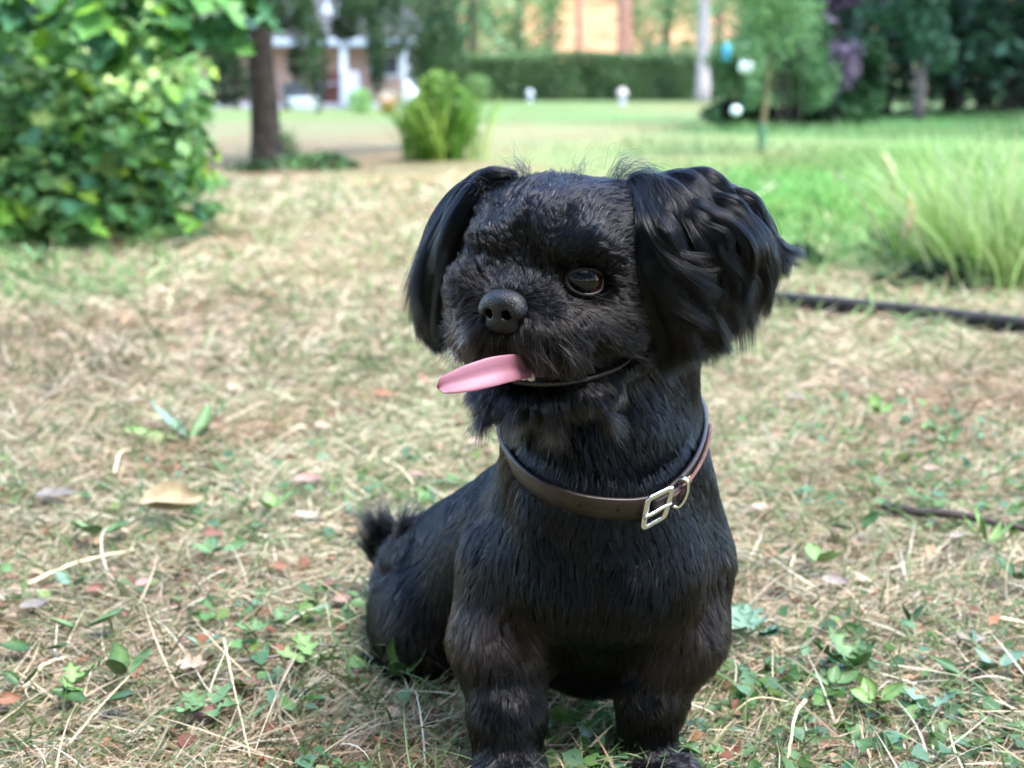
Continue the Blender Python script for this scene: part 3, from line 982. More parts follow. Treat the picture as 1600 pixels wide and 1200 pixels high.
for i in range(26):
    tgt = unit(np.gradient(path, axis=0)[i]); sdv = unit(side - tgt * (side @ tgt)); nn = np.cross(tgt, sdv); nn = nn if nn[1] < 0 else -nn
    for j in range(20):
        a = 2 * math.pi * j / 20
        x = math.cos(a); y = math.sin(a)
        th_ = 0.0022 * min(1, wid[i] / .006)
        crease = -0.0013 * math.exp(-(x / 0.25) ** 2) if y > 0 else 0
        V.append(path[i] + sdv * wid[i] * x + nn * (th_ * y + crease + 0.0022 * x * x))
F = [[i * 20 + j, i * 20 + (j + 1) % 20, (i + 1) * 20 + (j + 1) % 20, (i + 1) * 20 + j] for i in range(25) for j in range(20)]
F.append(list(range(20))[::-1]); F.append([25 * 20 + j for j in range(20)])
tongue = mesh_obj("tongue", V, F, tongue_mat, DOG)

# ---- lower lip, teeth
lip_mat = mat_plain("lip_skin", (0.014, 0.008, 0.009), 0.3, 0.5, noise=(300, 0.3), bump=0.0004)
lp = catmull([hl(2, 66, -54), hl(14, 63.5, -55), hl(28, 56, -55), hl(42, 44, -53), hl(54, 29, -48), hl(61, 18, -41)], 24)
mesh_obj("lip", *tube(lp, np.stack([np.linspace(.0030, .0011, 24), np.linspace(.0024, .0010, 24)], 1), 8), lip_mat, DOG)
mw = mat_plain("mouth_inside", (0.012, 0.006, 0.007), 0.4)
tooth_mat = mat_plain("tooth_enamel", (0.62, 0.60, 0.52), 0.25, 0.5)
for (x, y, s_) in ((8.5, 65, 1.0), (12.5, 63.2, 1.25)):
    V, F = tube(np.array([hl(x, y, -55), hl(x, y, -51.5), hl(x, y + .2, -49.4), hl(x, y + .2, -48.7)]), np.array([.0020, .0020, .0014, .0005]) * s_, 8)
    mesh_obj("tooth", V, F, tooth_mat, DOG)

# ---- ears
ear_skin = mat_plain("ear_skin", (0.003, 0.003, 0.0035), 0.9, 0.03)
def axes_from(u_, n_):
    u_ = unit(u_); n_ = unit(n_ - u_ * (n_ @ u_)); return np.stack([u_, np.cross(n_, u_), n_])

def make_ear(blobs, guides, nlock, nsub, nper, seed, spread, length_jit=0.12, thick=0.012, wave=0.004, over=(), nover=0):
    rng = np.random.default_rng(seed)
    cs = [b_[0] for b_ in blobs]
    lo = np.min([c - max(r) for c, r, R in blobs], axis=0) - .006; hi = np.max([c + max(r) for c, r, R in blobs], axis=0) + .006
    Xe, Ae = grid(lo, hi, 0.0022)
    f = None
    for c, r, R in blobs:
        d = ellip(Xe, c, r, R); f = d if f is None else smin(f, d, 0.012)
    v, fc = surface_nets(f, Ae)
    ear = mesh_obj("ear", v, fc, ear_skin, DOG)
    K = 12
    gs = np.array([catmull([P(*q) for q in g], K) for g in guides])
    M = len(gs)
    t = np.linspace(0, 1, K)[:, None]
    curves, cols = [], []
    def interp_guide(g):
        i = min(int(g), M - 2); w = g - i
        return gs[i] * (1 - w) + gs[i + 1] * w
    ov = [catmull([P(*q) for q in g], K) for g in over]
    for l in range(nlock + nover * len(ov)):
        layer = l % 3 if l < nlock else 0                                     # 0 = outermost
        g = (l + rng.random()) / nlock * (M - 1) if l < nlock else 0.0
        base = interp_guide(g) if l < nlock else ov[(l - nlock) % len(ov)]
        cut = 1 - length_jit * (1.1 * layer * 0.0 + rng.random() * 1.6)
        if l >= nlock: cut = 1 - .22 * rng.random()
        elif layer == 0: cut *= 0.72 + 0.28 * rng.random()
        base = np.stack([np.interp(np.linspace(0, cut, K), np.linspace(0, 1, K), base[:, a]) for a in range(3)], 1)
        st_ = 0.10 * rng.random()
        base = np.stack([np.interp(np.linspace(st_, 1, K), np.linspace(0, 1, K), base[:, a]) for a in range(3)], 1)
        tgn = unit(np.gradient(base, axis=0))
        sidev = unit(np.cross(tgn, [0, -1, 0.1])); up_ = np.cross(sidev, tgn)
        env = np.interp(t[:, 0], [0, .25, 1], [.25, 1, 1])[:, None]
        off = float(np.clip(rng.normal(), -1.6, 1.6)) * spread * (1.5 if l >= nlock else 2.2 if layer == 0 else 1.2) * (0.45 if g > (M - 1) * .72 else 1.0)
        ph, fr = rng.random() * 6.28, 3.0 + 4.0 * rng.random()
        base = base + sidev * off * env + np.array([0, 1, 0]) * layer * thick * 0.4 * env
        base = base + sidev * (wave * (0.4 + rng.random()) * np.sin(t * fr + ph) * t) + np.array([0, -1, 0]) * (wave * rng.random() * np.sin(t * fr * 1.3 + ph * 2) * t)
        R = (0.0030 + 0.0028 * rng.random()) * (.62 if l >= nlock else 1) * np.interp(t[:, 0], [0, .15, .45, .8, 1], [.35, .75, 1.0, .95, .75])[:, None]
        shade = 0.75 + 0.5 * rng.random()
        for s_ in range(nsub):
            a = rng.random() * 6.28; rr = math.sqrt(rng.random())
            tw = a + 0.9 * (t - 0.5) * rng.normal()
            c0 = base + sidev * R * rr * np.cos(tw) + up_ * R * rr * 0.75 * np.sin(tw)
            c0 = c0 + rng.normal(size=3) * 0.0030 * t ** 1.6 + sidev * (0.0016 * rng.random() * np.sin(t * (5 + 4 * rng.random()) + rng.random() * 6.28) * t)
            cs_ = 1 - 0.13 * rng.random()
            c0 = np.stack([np.interp(np.linspace(0, cs_, K), np.linspace(0, 1, K), c0[:, q]) for q in range(3)], 1)
            npp = int(nper * (0.5 + rng.random()))
            prof = 0.00085 * np.interp(t[:, 0], [0, .2, .6, .85, 1], [1.0, 1.2, 1.3, 1.2, 1.0])[:, None]
            cur = c0[None] + (sidev * prof)[None] * rng.normal(size=(npp, 1, 1)) + (up_ * prof)[None] * rng.normal(size=(npp, 1, 1))
            cur = cur + rng.normal(size=(npp, 1, 3)) * 0.0014 * (t ** 2)[None]
            curves.append(cur)
            cc = np.tile(np.array([0.0014, 0.0017, 0.0026]) * shade, (npp, 1)) * (0.6 + 0.8 * rng.random((npp, 1)))
            g_ = rng.random(npp) < 0.012
            cc[g_] = (0.06, 0.05, 0.048)
            cols.append(cc)
    cur = np.concatenate(curves); cc = np.concatenate(cols)
    hair_obj("ear_hair", cur, np.array([1, 1, 1, 1, 1, 1, .97, .92, .84, .7, .45, .12]) * 1.05e-4, silk_mat, ear, cc)
    # short coat covering the flap itself
    fp_, fn2 = sample_surface(v, fc, 14000, rng)
    dd = np.zeros_like(fp_) + unit(np.array([0.15 if cs[0][0] > 0 else -0.15, -0.1, -1.0]))
    Ls = np.full(len(fp_), 0.012) * (0.6 + 0.7 * rng.random(len(fp_)))
    C2 = grow(fp_, fn2, Ls, dd, np.full(len(fp_), .25), 5, rng, clump=20, cw=.5)
    hair_obj("ear_coat", C2, np.array([1, .95, .8, .55, .12]) * 1.1e-4, silk_mat, ear, tint_cols(np.zeros(len(fp_)), rng, 0))
    return ear, (v, fc)

Rn = axes_from(P(1150, 480, .955) - P(1040, 310, .925), np.array([0.25, -1, 0.2]))
near_blobs = [(P(1048, 350, .935), mm(26, 14, 7), Rn), (P(1102, 390, .945), mm(26, 24, 7), Rn), (P(1108, 460, .95), mm(28, 22, 7), axes_from(np.array([.1, 0, -1.]), np.array([.2, -1, .1])))]
near_guides = [
 [(985, 282, .925), (1010, 315, .905), (1020, 380, .897), (1034, 455, .900), (1060, 530, .912), (1082, 592, .922)],
 [(985, 280, .925), (1018, 312, .903), (1030, 375, .894), (1050, 450, .896), (1078, 520, .907), (1100, 582, .919)],
 [(990, 280, .925), (1030, 310, .903), (1046, 370, .892), (1070, 438, .894), (1102, 505, .905), (1118, 572, .919)],
 [(995, 282, .925), (1042, 312, .905), (1062, 366, .894), (1088, 432, .897), (1116, 502, .909), (1128, 565, .923)],
 [(1005, 285, .925), (1055, 314, .908), (1084, 362, .899), (1114, 428, .902), (1134, 502, .915), (1142, 568, .929)],
 [(1015, 288, .93), (1068, 312, .913), (1102, 354, .905), (1134, 418, .909), (1150, 492, .922), (1150, 556, .937)],
 [(1025, 292, .935), (1084, 310, .918), (1122, 346, .912), (1154, 400, .915), (1170, 472, .927), (1168, 530, .942)],
 [(1035, 296, .94), (1096, 308, .928), (1140, 336, .922), (1172, 384, .927), (1190, 444, .937), (1186, 495, .949)],
 [(1045, 299, .945), (1104, 304, .938), (1152, 326, .932), (1179, 372, .937), (1195, 416, .947), (1200, 450, .955)],
 [(1055, 302, .95), (1110, 302, .946), (1156, 320, .942), (1184, 366, .947), (1200, 402, .952), (1208, 428, .959)],
]
make_ear(near_blobs, near_guides, 150, 9, 44, 11, 0.0042, length_jit=.11, thick=0.018, wave=.009, nover=9, over=[
 [(1000, 290, .915), (1022, 340, .890), (1045, 392, .884), (1085, 428, .886), (1132, 444, .893)],
 [(1000, 300, .912), (1016, 370, .888), (1038, 432, .886), (1074, 476, .889), (1118, 502, .897)],
 [(1055, 312, .905), (1098, 345, .893), (1130, 390, .891), (1142, 440, .896), (1130, 502, .905)],
 [(1085, 308, .915), (1140, 332, .905), (1174, 380, .905), (1172, 440, .912), (1152, 504, .92)],
 [(1105, 304, .925), (1162, 322, .920), (1188, 368, .925), (1204, 418, .935), (1220, 440, .94)],
 [(1006, 330, .897), (1022, 420, .889), (1048, 500, .896), (1070, 560, .91), (1106, 592, .92)],
 [(1070, 330, .90), (1090, 400, .891), (1092, 470, .893), (1112, 530, .903), (1140, 572, .915)]])

Rf = axes_from(P(680, 500, .985) - P(720, 320, .985), np.array([-.6, -1, 0.1]))
far_blobs = [(P(735, 345, .985), mm(20, 12, 7), Rf), (P(704, 430, .985), mm(28, 15, 7), Rf), (P(692, 490, .985), mm(20, 13, 7), Rf)]
far_guides = [
 [(812, 278, .955), (770, 296, .950), (728, 345, .950), (708, 410, .952), (700, 480, .956), (694, 550, .962)],
 [(800, 276, .96), (758, 292, .958), (716, 345, .958), (696, 410, .960), (688, 490, .963), (688, 556, .968)],
 [(790, 276, .965), (746, 292, .966), (706, 345, .967), (684, 410, .968), (676, 490, .970), (678, 552, .975)],
 [(780, 278, .97), (738, 294, .974), (698, 348, .976), (676, 415, .977), (666, 490, .98), (668, 546, .983)],
 [(772, 282, .975), (732, 298, .982), (694, 356, .985), (672, 420, .985), (662, 490, .987), (662, 534, .99)],
]
make_ear(far_blobs, far_guides, 80, 9, 42, 12, 0.0030, thick=0.02, wave=.005)

# ---- facial tufts and whiskers: long single hairs at chin, cheeks and crown
def tuft(pairs, n, seed, r=0.8e-4, spread=3.5, grey=0.1, curl=0.003):
    rng = np.random.default_rng(seed)
    out, cc = [], []
    fixed = []
    for a in pairs:                                    # root every tuft on the skin below it
        ray = Vector(P(a[0][0], a[0][1], 1.0)) - camp
        hit = bvh.ray_cast(camp, ray.normalized())[0]
        dY = hit[1] + .001 - a[0][2] if hit is not None and abs(hit[1] - a[0][2]) < .09 else 0.0
        w = np.array([P(q[0], q[1], q[2] + dY) for q in a])
        near = bvh.find_nearest(Vector(w[0]))
        if near[0] is not None and near[3] > .002:
            w = w + (np.array(near[0]) - w[0])
        fixed.append(w)
    for k in range(n):
        a = fixed[rng.integers(len(fixed))]
        pts = a
        o = rng.normal(size=3) * spread * 4e-4
        e = rng.normal(size=3) * spread * 9e-4
        K = 6
        c = catmull(pts, K); t = np.linspace(0, 1, K)[:, None]
        c = c + o + e * t ** 1.5 + np.sin(t * 3 + rng.random() * 6) * rng.normal(size=3) * curl * t
        out.append(c)
        cc.append(np.array([0.28, 0.25, 0.24]) * (0.5 + .6 * rng.random()) if rng.random() < grey else np.array([0.003, 0.003, 0.0042]))
    hair_obj("whisker_hair", np.array(out), np.array([1, 1, .9, .7, .5, .12]) * r, fur_mat, DOG, np.array(cc))
tuft([[(770, 640, .872), (754, 658, .868), (748, 678, .866)], [(790, 655, .87), (780, 670, .868), (775, 688, .868)], [(820, 655, .872), (818, 672, .872), (815, 690, .875)],
      [(860, 650, .88), (865, 670, .88), (866, 690, .885)], [(900, 650, .885), (910, 665, .888), (915, 684, .892)], [(940, 640, .89), (955, 658, .893), (965, 676, .9)]], 3200, 21, spread=5, grey=.07, curl=.002)
tuft([[(960, 285, .925), (975, 258, .93), (1000, 264, .93)], [(980, 285, .925), (1005, 268, .92), (1035, 290, .91), (1045, 330, .90)], [(990, 290, .92), (1010, 290, .91), (1030, 320, .90), (1040, 360, .895)], [(760, 290, .95), (745, 280, .95), (725, 300, .955)], [(820, 275, .95), (812, 262, .95), (800, 262, .96)], [(905, 275, .94), (903, 262, .94), (912, 258, .94)]], 600, 22, spread=8, grey=0, curl=.0015)
tuft([[(1000, 280, .93), (1035, 272, .93), (1062, 282, .93), (1068, 300, .93)], [(1040, 290, .93), (1080, 272, .93), (1110, 280, .93), (1125, 300, .93)], [(1020, 285, .93), (1060, 268, .93), (1100, 272, .93)]], 26, 23, r=.6e-4, spread=3, grey=0)
tuft([[(805, 455, .862), (822, 462, .864), (838, 490, .868)], [(770, 452, .862), (755, 445, .864), (742, 440, .87)], [(795, 452, .864), (815, 470, .86), (830, 485, .862)]], 20, 24, r=.5e-4, spread=3, grey=.9)

tuft([[(600, 850, 1.235), (582, 820, 1.235), (568, 796, 1.24)], [(612, 845, 1.235), (602, 815, 1.235), (596, 790, 1.24)], [(628, 842, 1.24), (630, 815, 1.24), (640, 798, 1.245)], [(590, 870, 1.24), (575, 850, 1.24), (564, 822, 1.245)]], 900, 25, r=1.5e-4, spread=7, grey=0)
tuft([[(748, 558, .862), (742, 570, .857), (738, 584, .855)], [(770, 556, .862), (768, 568, .858), (768, 580, .856)], [(788, 556, .862), (790, 570, .858), (793, 586, .857)], [(800, 560, .864), (806, 575, .860), (810, 592, .860)]], 190, 26, r=.7e-4, spread=5, grey=.15, curl=.001)
tuft([[(700, 520, .865), (682, 528, .862), (668, 545, .862)], [(720, 545, .862), (705, 558, .858), (698, 572, .858)], [(840, 545, .868), (850, 565, .866), (856, 588, .868)], [(880, 540, .875), (898, 560, .873), (908, 585, .876)], [(935, 480, .885), (965, 488, .885), (998, 502, .89)], [(925, 495, .885), (955, 515, .884), (980, 540, .888)]], 420, 27, r=.7e-4, spread=7, grey=.35, curl=.0012)
# ================================================================== THE COLLAR
COL = empty("dog_collar", tuple(P(950, 760, 1.0)), "worn dark brown leather collar with a square metal buckle around the dog's neck", "collar")
leather = mat_plain("brown_leather", (0.019, 0.0105, 0.009), 0.45, 0.5, noise=(90, 0.35), bump=0.0006, coat=0.05)
suede = mat_plain("leather_underside", (0.17, 0.095, 0.08), 0.8, 0.2, noise=(160, 0.25), bump=0.0006)
steel = mat_plain("nickel_buckle", (0.80, 0.80, 0.79), 0.20, 0.5, metal=1.0, noise=(60, 0.08))
# points on the strap centre line (front, from the left of the photo to the right), then round the nape
ring = [P(783, 682, 1.000), P(800, 724, .945), P(842, 762, .912), P(900, 786, .896), P(960, 795, .893), P(1015, 790, .899), P(1062, 758, .918),
        P(1091, 712, .950), P(1099, 664, .995), P(1085, 630, 1.045), P(1040, 605, 1.085), P(950, 592, 1.10), P(860, 605, 1.085), P(802, 640, 1.048)]
cl_ = np.array(ring)
loop = []
n = len(cl_)
NR = 140
for k in range(NR):
    t = k / NR * n; i = int(t); f = t - i
    a, b, c, d = cl_[(i - 1) % n], cl_[i % n], cl_[(i + 1) % n], cl_[(i + 2) % n]
    loop.append(0.5 * ((2 * b) + (-a + c) * f + (2 * a - 5 * b + 4 * c - d) * f * f + (-a + 3 * b - 3 * c + d) * f ** 3))
loop = np.array(loop)
cen = loop.mean(0)
Tn = unit(np.roll(loop, -1, 0) - np.roll(loop, 1, 0))
# plane normal of the ring
uu, ss, vv = np.linalg.svd(loop - cen)
axis = vv[2] if vv[2][2] > 0 else -vv[2]
outw = unit(np.cross(Tn, axis)); outw *= np.sign((outw * (loop - cen)).sum(1))[:, None]
def strap(idx0, idx1, hw, th, off, name, mat, closed=False, lean=0.25, taper=False):
    if closed: ids = list(range(NR))
    else: ids = list(range(idx0, idx1 + 1))
    V = []
    for q, i in enumerate(ids):
        i = i % NR
        w_ = unit(axis + outw[i] * lean)          # flares outward at the top so the edge shows
        n_ = unit(np.cross(Tn[i], w_)); n_ = n_ if n_ @ outw[i] > 0 else -n_
        h = hw
        c = loop[i] + n_ * off
        b_ = th * 0.35
        for (x, y) in ((-h + b_, -th), (h - b_, -th), (h, -th + b_), (h, th - b_), (h - b_, th), (-h + b_, th), (-h, th - b_), (-h, -th + b_)):
            V.append(c + w_ * x + n_ * y)
    m = len(ids); F = []
    for i in range(m if closed else m - 1):
        for j in range(8):
            k = (j + 1) % 8
            F.append([i * 8 + j, i * 8 + k, ((i + 1) % m) * 8 + k, ((i + 1) % m) * 8 + j])
    if not closed:
        F.append(list(range(8))[::-1]); F.append([(m - 1) * 8 + j for j in range(8)])
    return mesh_obj(name, V, F, mat, COL)
strap(0, 0, 0.0084, 0.0014, 0.0, "strap", leather, closed=True)
i_at = lambda px, py: int(np.argmin(((np.stack(proj(loop[:85]), 1) - np.array([px, py])) ** 2).sum(1)))
ib = i_at(1030, 785)
strap(i_at(1040, 775), i_at(1098, 670), 0.0050, 0.0011, 0.0030, "strap_end", suede, lean=0.55)
strap(i_at(1014, 792), i_at(1056, 765), 0.0058, 0.0014, 0.0032, "strap_tongue", leather)
def frame_at(i):
    w_ = unit(axis + outw[i] * 0.25); n_ = unit(np.cross(Tn[i], w_)); n_ = n_ if n_ @ outw[i] > 0 else -n_
    t_ = Tn[i]; t_ = t_ if t_[0] > 0 else -t_
    return loop[i], t_, w_, n_
# buckle: rectangular frame, keeper loop, prong, rivets, holes
c0, t_, w_, n_ = frame_at(i_at(1020, 790))
def q_(x, y, z): return c0 + (t_ * x * 1.15 + w_ * y * 1.15 + n_ * z) * 1e-3
fr = [q_(-8, -10.5, 4.5), q_(-8, 10, 4.5), q_(9, 12, 5), q_(9, 6, 6.0)]
def rounded(pts, n=8, r=0.25):
    out = []
    m = len(pts)
    for i in range(m):
        a, b, c = pts[i - 1], pts[i], pts[(i + 1) % m]
        for k in range(n + 1):
            t = k / n
            p0 = b + (a - b) * r; p1 = b + (c - b) * r
            out.append((1 - t) ** 2 * p0 + 2 * t * (1 - t) * b + t * t * p1)
    return np.array(out)
rp = rounded([q_(-8, -11, 4.5), q_(-8.5, 10, 4.5), q_(8, 11.5, 5.0), q_(7, -9, 4.5)], 5, 0.16)
def closed_tube(path, r1, r2, seg=8):
    n = len(path); V = []
    for i in range(n):
        T = unit(path[(i + 1) % n] - path[i - 1]); S = unit(n_ - T * (n_ @ T)); U = np.cross(T, S)
        for j in range(seg):
            a = 2 * math.pi * (j + .5) / seg
            V.append(path[i] + U * r1 * math.cos(a) + S * r2 * math.sin(a))
    F = [[i * seg + j, i * seg + (j + 1) % seg, ((i + 1) % n) * seg + (j + 1) % seg, ((i + 1) % n) * seg + j] for i in range(n) for j in range(seg)]
    return np.array(V), F
mesh_obj("buckle", *closed_tube(rp, .0022, .0014), steel, COL)
c0, t_, w_, n_ = frame_at(i_at(1056, 764))
kp_ = rounded([q_(-2.5, -8, 3.8), q_(-2.5, 8.5, 4.2), q_(3.5, 8.5, 4.2), q_(3.5, -8, 3.8)], 4, 0.3)
kl = catmull([q_(0, 9, 1.5), q_(1, 9.2, 5.5), q_(3, 3, 6.8), q_(3, -4, 6.6), q_(1, -9, 5.0), q_(-1, -9, 1.5)], 26)
mesh_obj("keeper_loop", *tube(kl, np.array([.0026, .0014]) * np.ones((26, 2)), 8), steel, COL)
c0, t_, w_, n_ = frame_at(i_at(1020, 790))
pr = catmull([q_(9, 0, 5), q_(2, 0, 5.6), q_(-5, -0.8, 6.2), q_(-10, -1.2, 5.8)], 10)
mesh_obj("prong", *tube(pr, .0015, 8), steel, COL)
c0, t_, w_, n_ = frame_at(i_at(1072, 742))
mb = MB(); V, F = tube(np.array([q_(0, -1, 0.5), q_(0, -1, 3.2), q_(0, -1, 4.1)]), np.array([.0032, .0031, .0012]), 14)
brass = mat_plain("old_brass", (0.50, 0.36, 0.22), 0.35, metal=1.0)
mesh_obj("rivet", V, F, brass, COL)
hole_m = mat_plain("punched_hole", (0.004, 0.003, 0.003), 0.9)
for px, py in ((905, 787), (966, 796)):
    c0, t_, w_, n_ = frame_at(i_at(px, py))
    V, F = tube(np.array([q_(0, 0, 0.6), q_(0, 0, 1.42)]), .0014, 12)
    mesh_obj("hole", V, F, hole_m, COL)

# neck hair lying over the edges of the strap
rc = np.random.default_rng(77)
n = 6500
ii = rc.integers(0, NR, n)
topside = rc.random(n) < .72
off_ = np.where(topside, 0.0125, -0.0080)[:, None]
root_ = loop[ii] + Tn[ii] * rc.normal(size=(n, 1)) * .002 + axis * (off_ + rc.normal(size=(n, 1)) * .0030) - outw[ii] * (.0045 + .002 * rc.random((n, 1)))
dirn = np.where(topside[:, None], -axis * 1.0 + outw[ii] * .62, axis * .55 + outw[ii] * .9 - Tn[ii] * 0.0)
dirn = unit(dirn + rc.normal(size=(n, 3)) * .28)
Lc_ = np.where(topside, .0085, .0045)[:, None, None] * (.5 + .8 * rc.random((n, 1, 1)))
tt = np.linspace(0, 1, 5)[None, :, None]
Cc_ = root_[:, None] + dirn[:, None] * Lc_ * tt - axis * Lc_ * .35 * tt ** 2
hair_obj("neck_hair", Cc_, np.array([1, .95, .8, .55, .12]) * 1.05e-4, fur_mat, DOG, tint_cols(np.zeros(n), rc, .01))
# ================================================================== SMALL THINGS ON THE GROUND
def leaf_mesh(outline, size, curl, seed, mat, name="leaf", thick=0.0004, vein=0.02):
    """leaf from a half outline [(x along, y half width)], curled, with thickness and a folded midrib; size in metres"""
    R = np.random.default_rng(seed)
    K = len(outline)
    top = []
    for (x, y) in outline:
        for s, f in ((-1, 1.0), (-1, .5), (0, 0), (1, .5), (1, 1.0)):
            yy = s * y * f
            z = curl * (abs(yy) ** 1.5) * 1.4 - vein * (1 if s == 0 else 0) + curl * .5 * (x ** 2) + R.normal() * 0.018 * (f > .9)
            top.append((x * size, yy * size, z * size))
    V = np.array(top); V2 = V - np.array([0, 0, thick])
    n = len(V); F = []
    for i in range(K - 1):
        for j in range(4):
            a = i * 5 + j
            F.append([a, a + 5, a + 6, a + 1]); F.append([n + a, n + a + 1, n + a + 6, n + a + 5])
        for j, o_ in ((0, 1), (4, -1)):
            a = i * 5 + j
            q = [a, n + a, n + a + 5, a + 5]; F.append(q if o_ < 0 else q[::-1])
    me = bpy.data.meshes.new(name)
    me.from_pydata([tuple(v) for v in np.concatenate([V, V2])], [], F); me.update()
    me.polygons.foreach_set("use_smooth", np.ones(len(me.polygons), dtype=bool))
    me.materials.append(mat)
    return me

OVAL = [(-.5, .01), (-.4, .16), (-.25, .27), (-.05, .32), (.15, .29), (.32, .19), (.44, .08), (.5, .005)]
LOBED = [(-.5, .02), (-.45, .20), (-.33, .16), (-.25, .38), (-.15, .42), (-.08, .22), (.05, .18), (.13, .34), (.22, .36), (.24, .15), (.38, .10), (.5, .005)]
LONGL = [(-.5, .02), (-.4, .045), (-.2, .09), (0, .115), (.2, .11), (.35, .08), (.46, .035), (.5, .005)]
SLIM = [(-.5, .01), (-.3, .03), (0, .04), (.3, .03), (.5, .003)]
def cmat(name, rgb, k=.62, rough=.55, noise=(60, .35), trans=True):
    return mat_plain(name, tuple(lin(rgb) * k), rough, .35, noise=noise, bump=.0006)
leafm = {'tan': cmat("tan_dead_leaf", (215, 195, 158), .62), 'cream': cmat("cream_dead_leaf", (228, 216, 184), .45), 'rust': cmat("rusty_dead_leaf", (172, 118, 95), .5),
         'peach': cmat("peach_dead_leaf", (222, 192, 165), .62), 'pink': cmat("pinkish_dead_leaf", (205, 168, 152), .55), 'white': cmat("bleached_dead_leaf", (222, 200, 186), .42),
         'orange': cmat("orange_dead_leaf", (192, 132, 98), .5), 'yellow': cmat("yellow_leaf", (200, 190, 70)), 'grey': cmat("grey_dead_leaf", (186, 176, 162), .38)}
LEAVES = [ # px, py, width px, kind, rotation, curl, tilt, label
 (270,832,92,'tan',.25,1.5,.35,OVAL,"large tan curled dead leaf, biggest on the ground left of the dog"),
 (482,834,44,'cream',.1,.3,.1,OVAL,"cream oval dead leaf left of the dog's tail"),
 (335,864,36,'rust',.9,.6,.4,OVAL,"rust red curled dead leaf just right of the large tan leaf"),
 (192,856,28,'peach',2.,.5,.4,OVAL,"small peach dead leaf left of the large tan leaf"),
 (152,952,30,'rust',.4,.6,.3,OVAL,"small rusty dead leaf below a pale straw stem"),
 (55,978,44,'grey',.6,.4,.15,OVAL,"grey bleached dead leaf near the left edge"),
 (88,802,60,'grey',.0,.3,.1,OVAL,"whitish flat dead leaf at the left, above the pale straw stem"),
 (505,688,28,'peach',.5,.8,.5,OVAL,"small upright peach dead leaf between green plantain and dog"),
 (602,640,34,'orange',.6,.6,.3,OVAL,"orange brown dead leaf beside the dog's chin, to its left"),
 (655,768,36,'pink',.3,.5,.3,OVAL,"pinkish dead leaf just above the dog's tail"),
 (482,778,50,'pink',-.2,.5,.15,OVAL,"flat pinkish brown dead leaf upper left of the dog's tail"),
 (303,1075,50,'peach',-.1,.5,.25,LOBED,"pale peach dead leaf in front, left of the dog's haunch"),
 (390,1106,44,'rust',.2,.5,.15,LOBED,"reddish brown dead leaf in front, right of the pale peach leaf"),
 (16,1132,40,'orange',.4,.7,.35,OVAL,"orange brown dead leaf cut by the left edge of the photo"),
 (518,942,32,'rust',1.2,.5,.2,OVAL,"dull red dead leaf close left of the dog's haunch"),
 (536,968,34,'pink',.8,.6,.4,OVAL,"pinkish orange dead leaf lowest beside the dog's haunch"),
 (438,916,34,'orange',.1,.5,.2,OVAL,"orange tan dead leaf between tail and pale straw stem"),
 (228,940,30,'pink',.6,.4,.2,OVAL,"pinkish dead leaf below the large tan leaf"),
 (320,1150,40,'rust',.9,.3,.1,OVAL,"dark rusty dead leaf under the star shaped weed at bottom left"),
 (1303,940,42,'white',-.6,.6,.35,OVAL,"bleached pinkish white dead leaf right of the dog's leg"),
 (1515,1031,42,'white',.0,.5,.25,OVAL,"pale pink dead leaf at the far right foreground"),
 (1242,642,30,'white',.2,.7,.4,OVAL,"pale upright dead leaf right of the dog's neck"),
 (1532,614,20,'orange',1.1,.7,.5,OVAL,"small orange brown dead leaf at the right, above the twig"),
 (745,714,30,'peach',.2,.6,.3,OVAL,"peach orange dead leaf between the dog's chin and back"),
 (1493,864,26,'white',.5,.6,.3,OVAL,"small whitish dead leaf below the dark twig"),
 (1455,756,26,'pink',.2,.6,.3,OVAL,"small pink dead leaf above the dark twig"),
 (1190,820,34,'peach',.2,.5,.2,OVAL,"peach dead leaf right of the dog's shoulder"),
 (250,470,30,'peach',.2,.6,.4,OVAL,"peach dead leaf on the bare strip beyond the plantain"),
 (420,478,34,'orange',.2,.4,.2,OVAL,"orange dead leaf behind the dog on the bare strip"),
 (365,625,24,'peach',.9,.7,.5,OVAL,"small upright peach dead leaf beside the plantain"),
]
def put(me, name, p, rot, label, cat, group=None):
    o = bpy.data.objects.new(name, me)
    o.location = p; o.rotation_euler = rot
    link(o); return tag(o, label, cat, group)
def mpp(p): return (p[1] * CT + (CAM_H - p[2]) * ST) / FPX
for i, (px, py, w, kd_, rz, cu, ti, outl, lab) in enumerate(LEAVES):
    p = GT(px, py); s = w * mpp(p) * 1.05
    me = leaf_mesh(outl, s, cu, 100 + i, leafm[kd_])
    put(me, "dead_leaf", p + np.array([0, 0, .016 + s * .14]), (ti, .1 * math.sin(i), rz), lab, "leaf", "dead leaves lying on the dry grass")

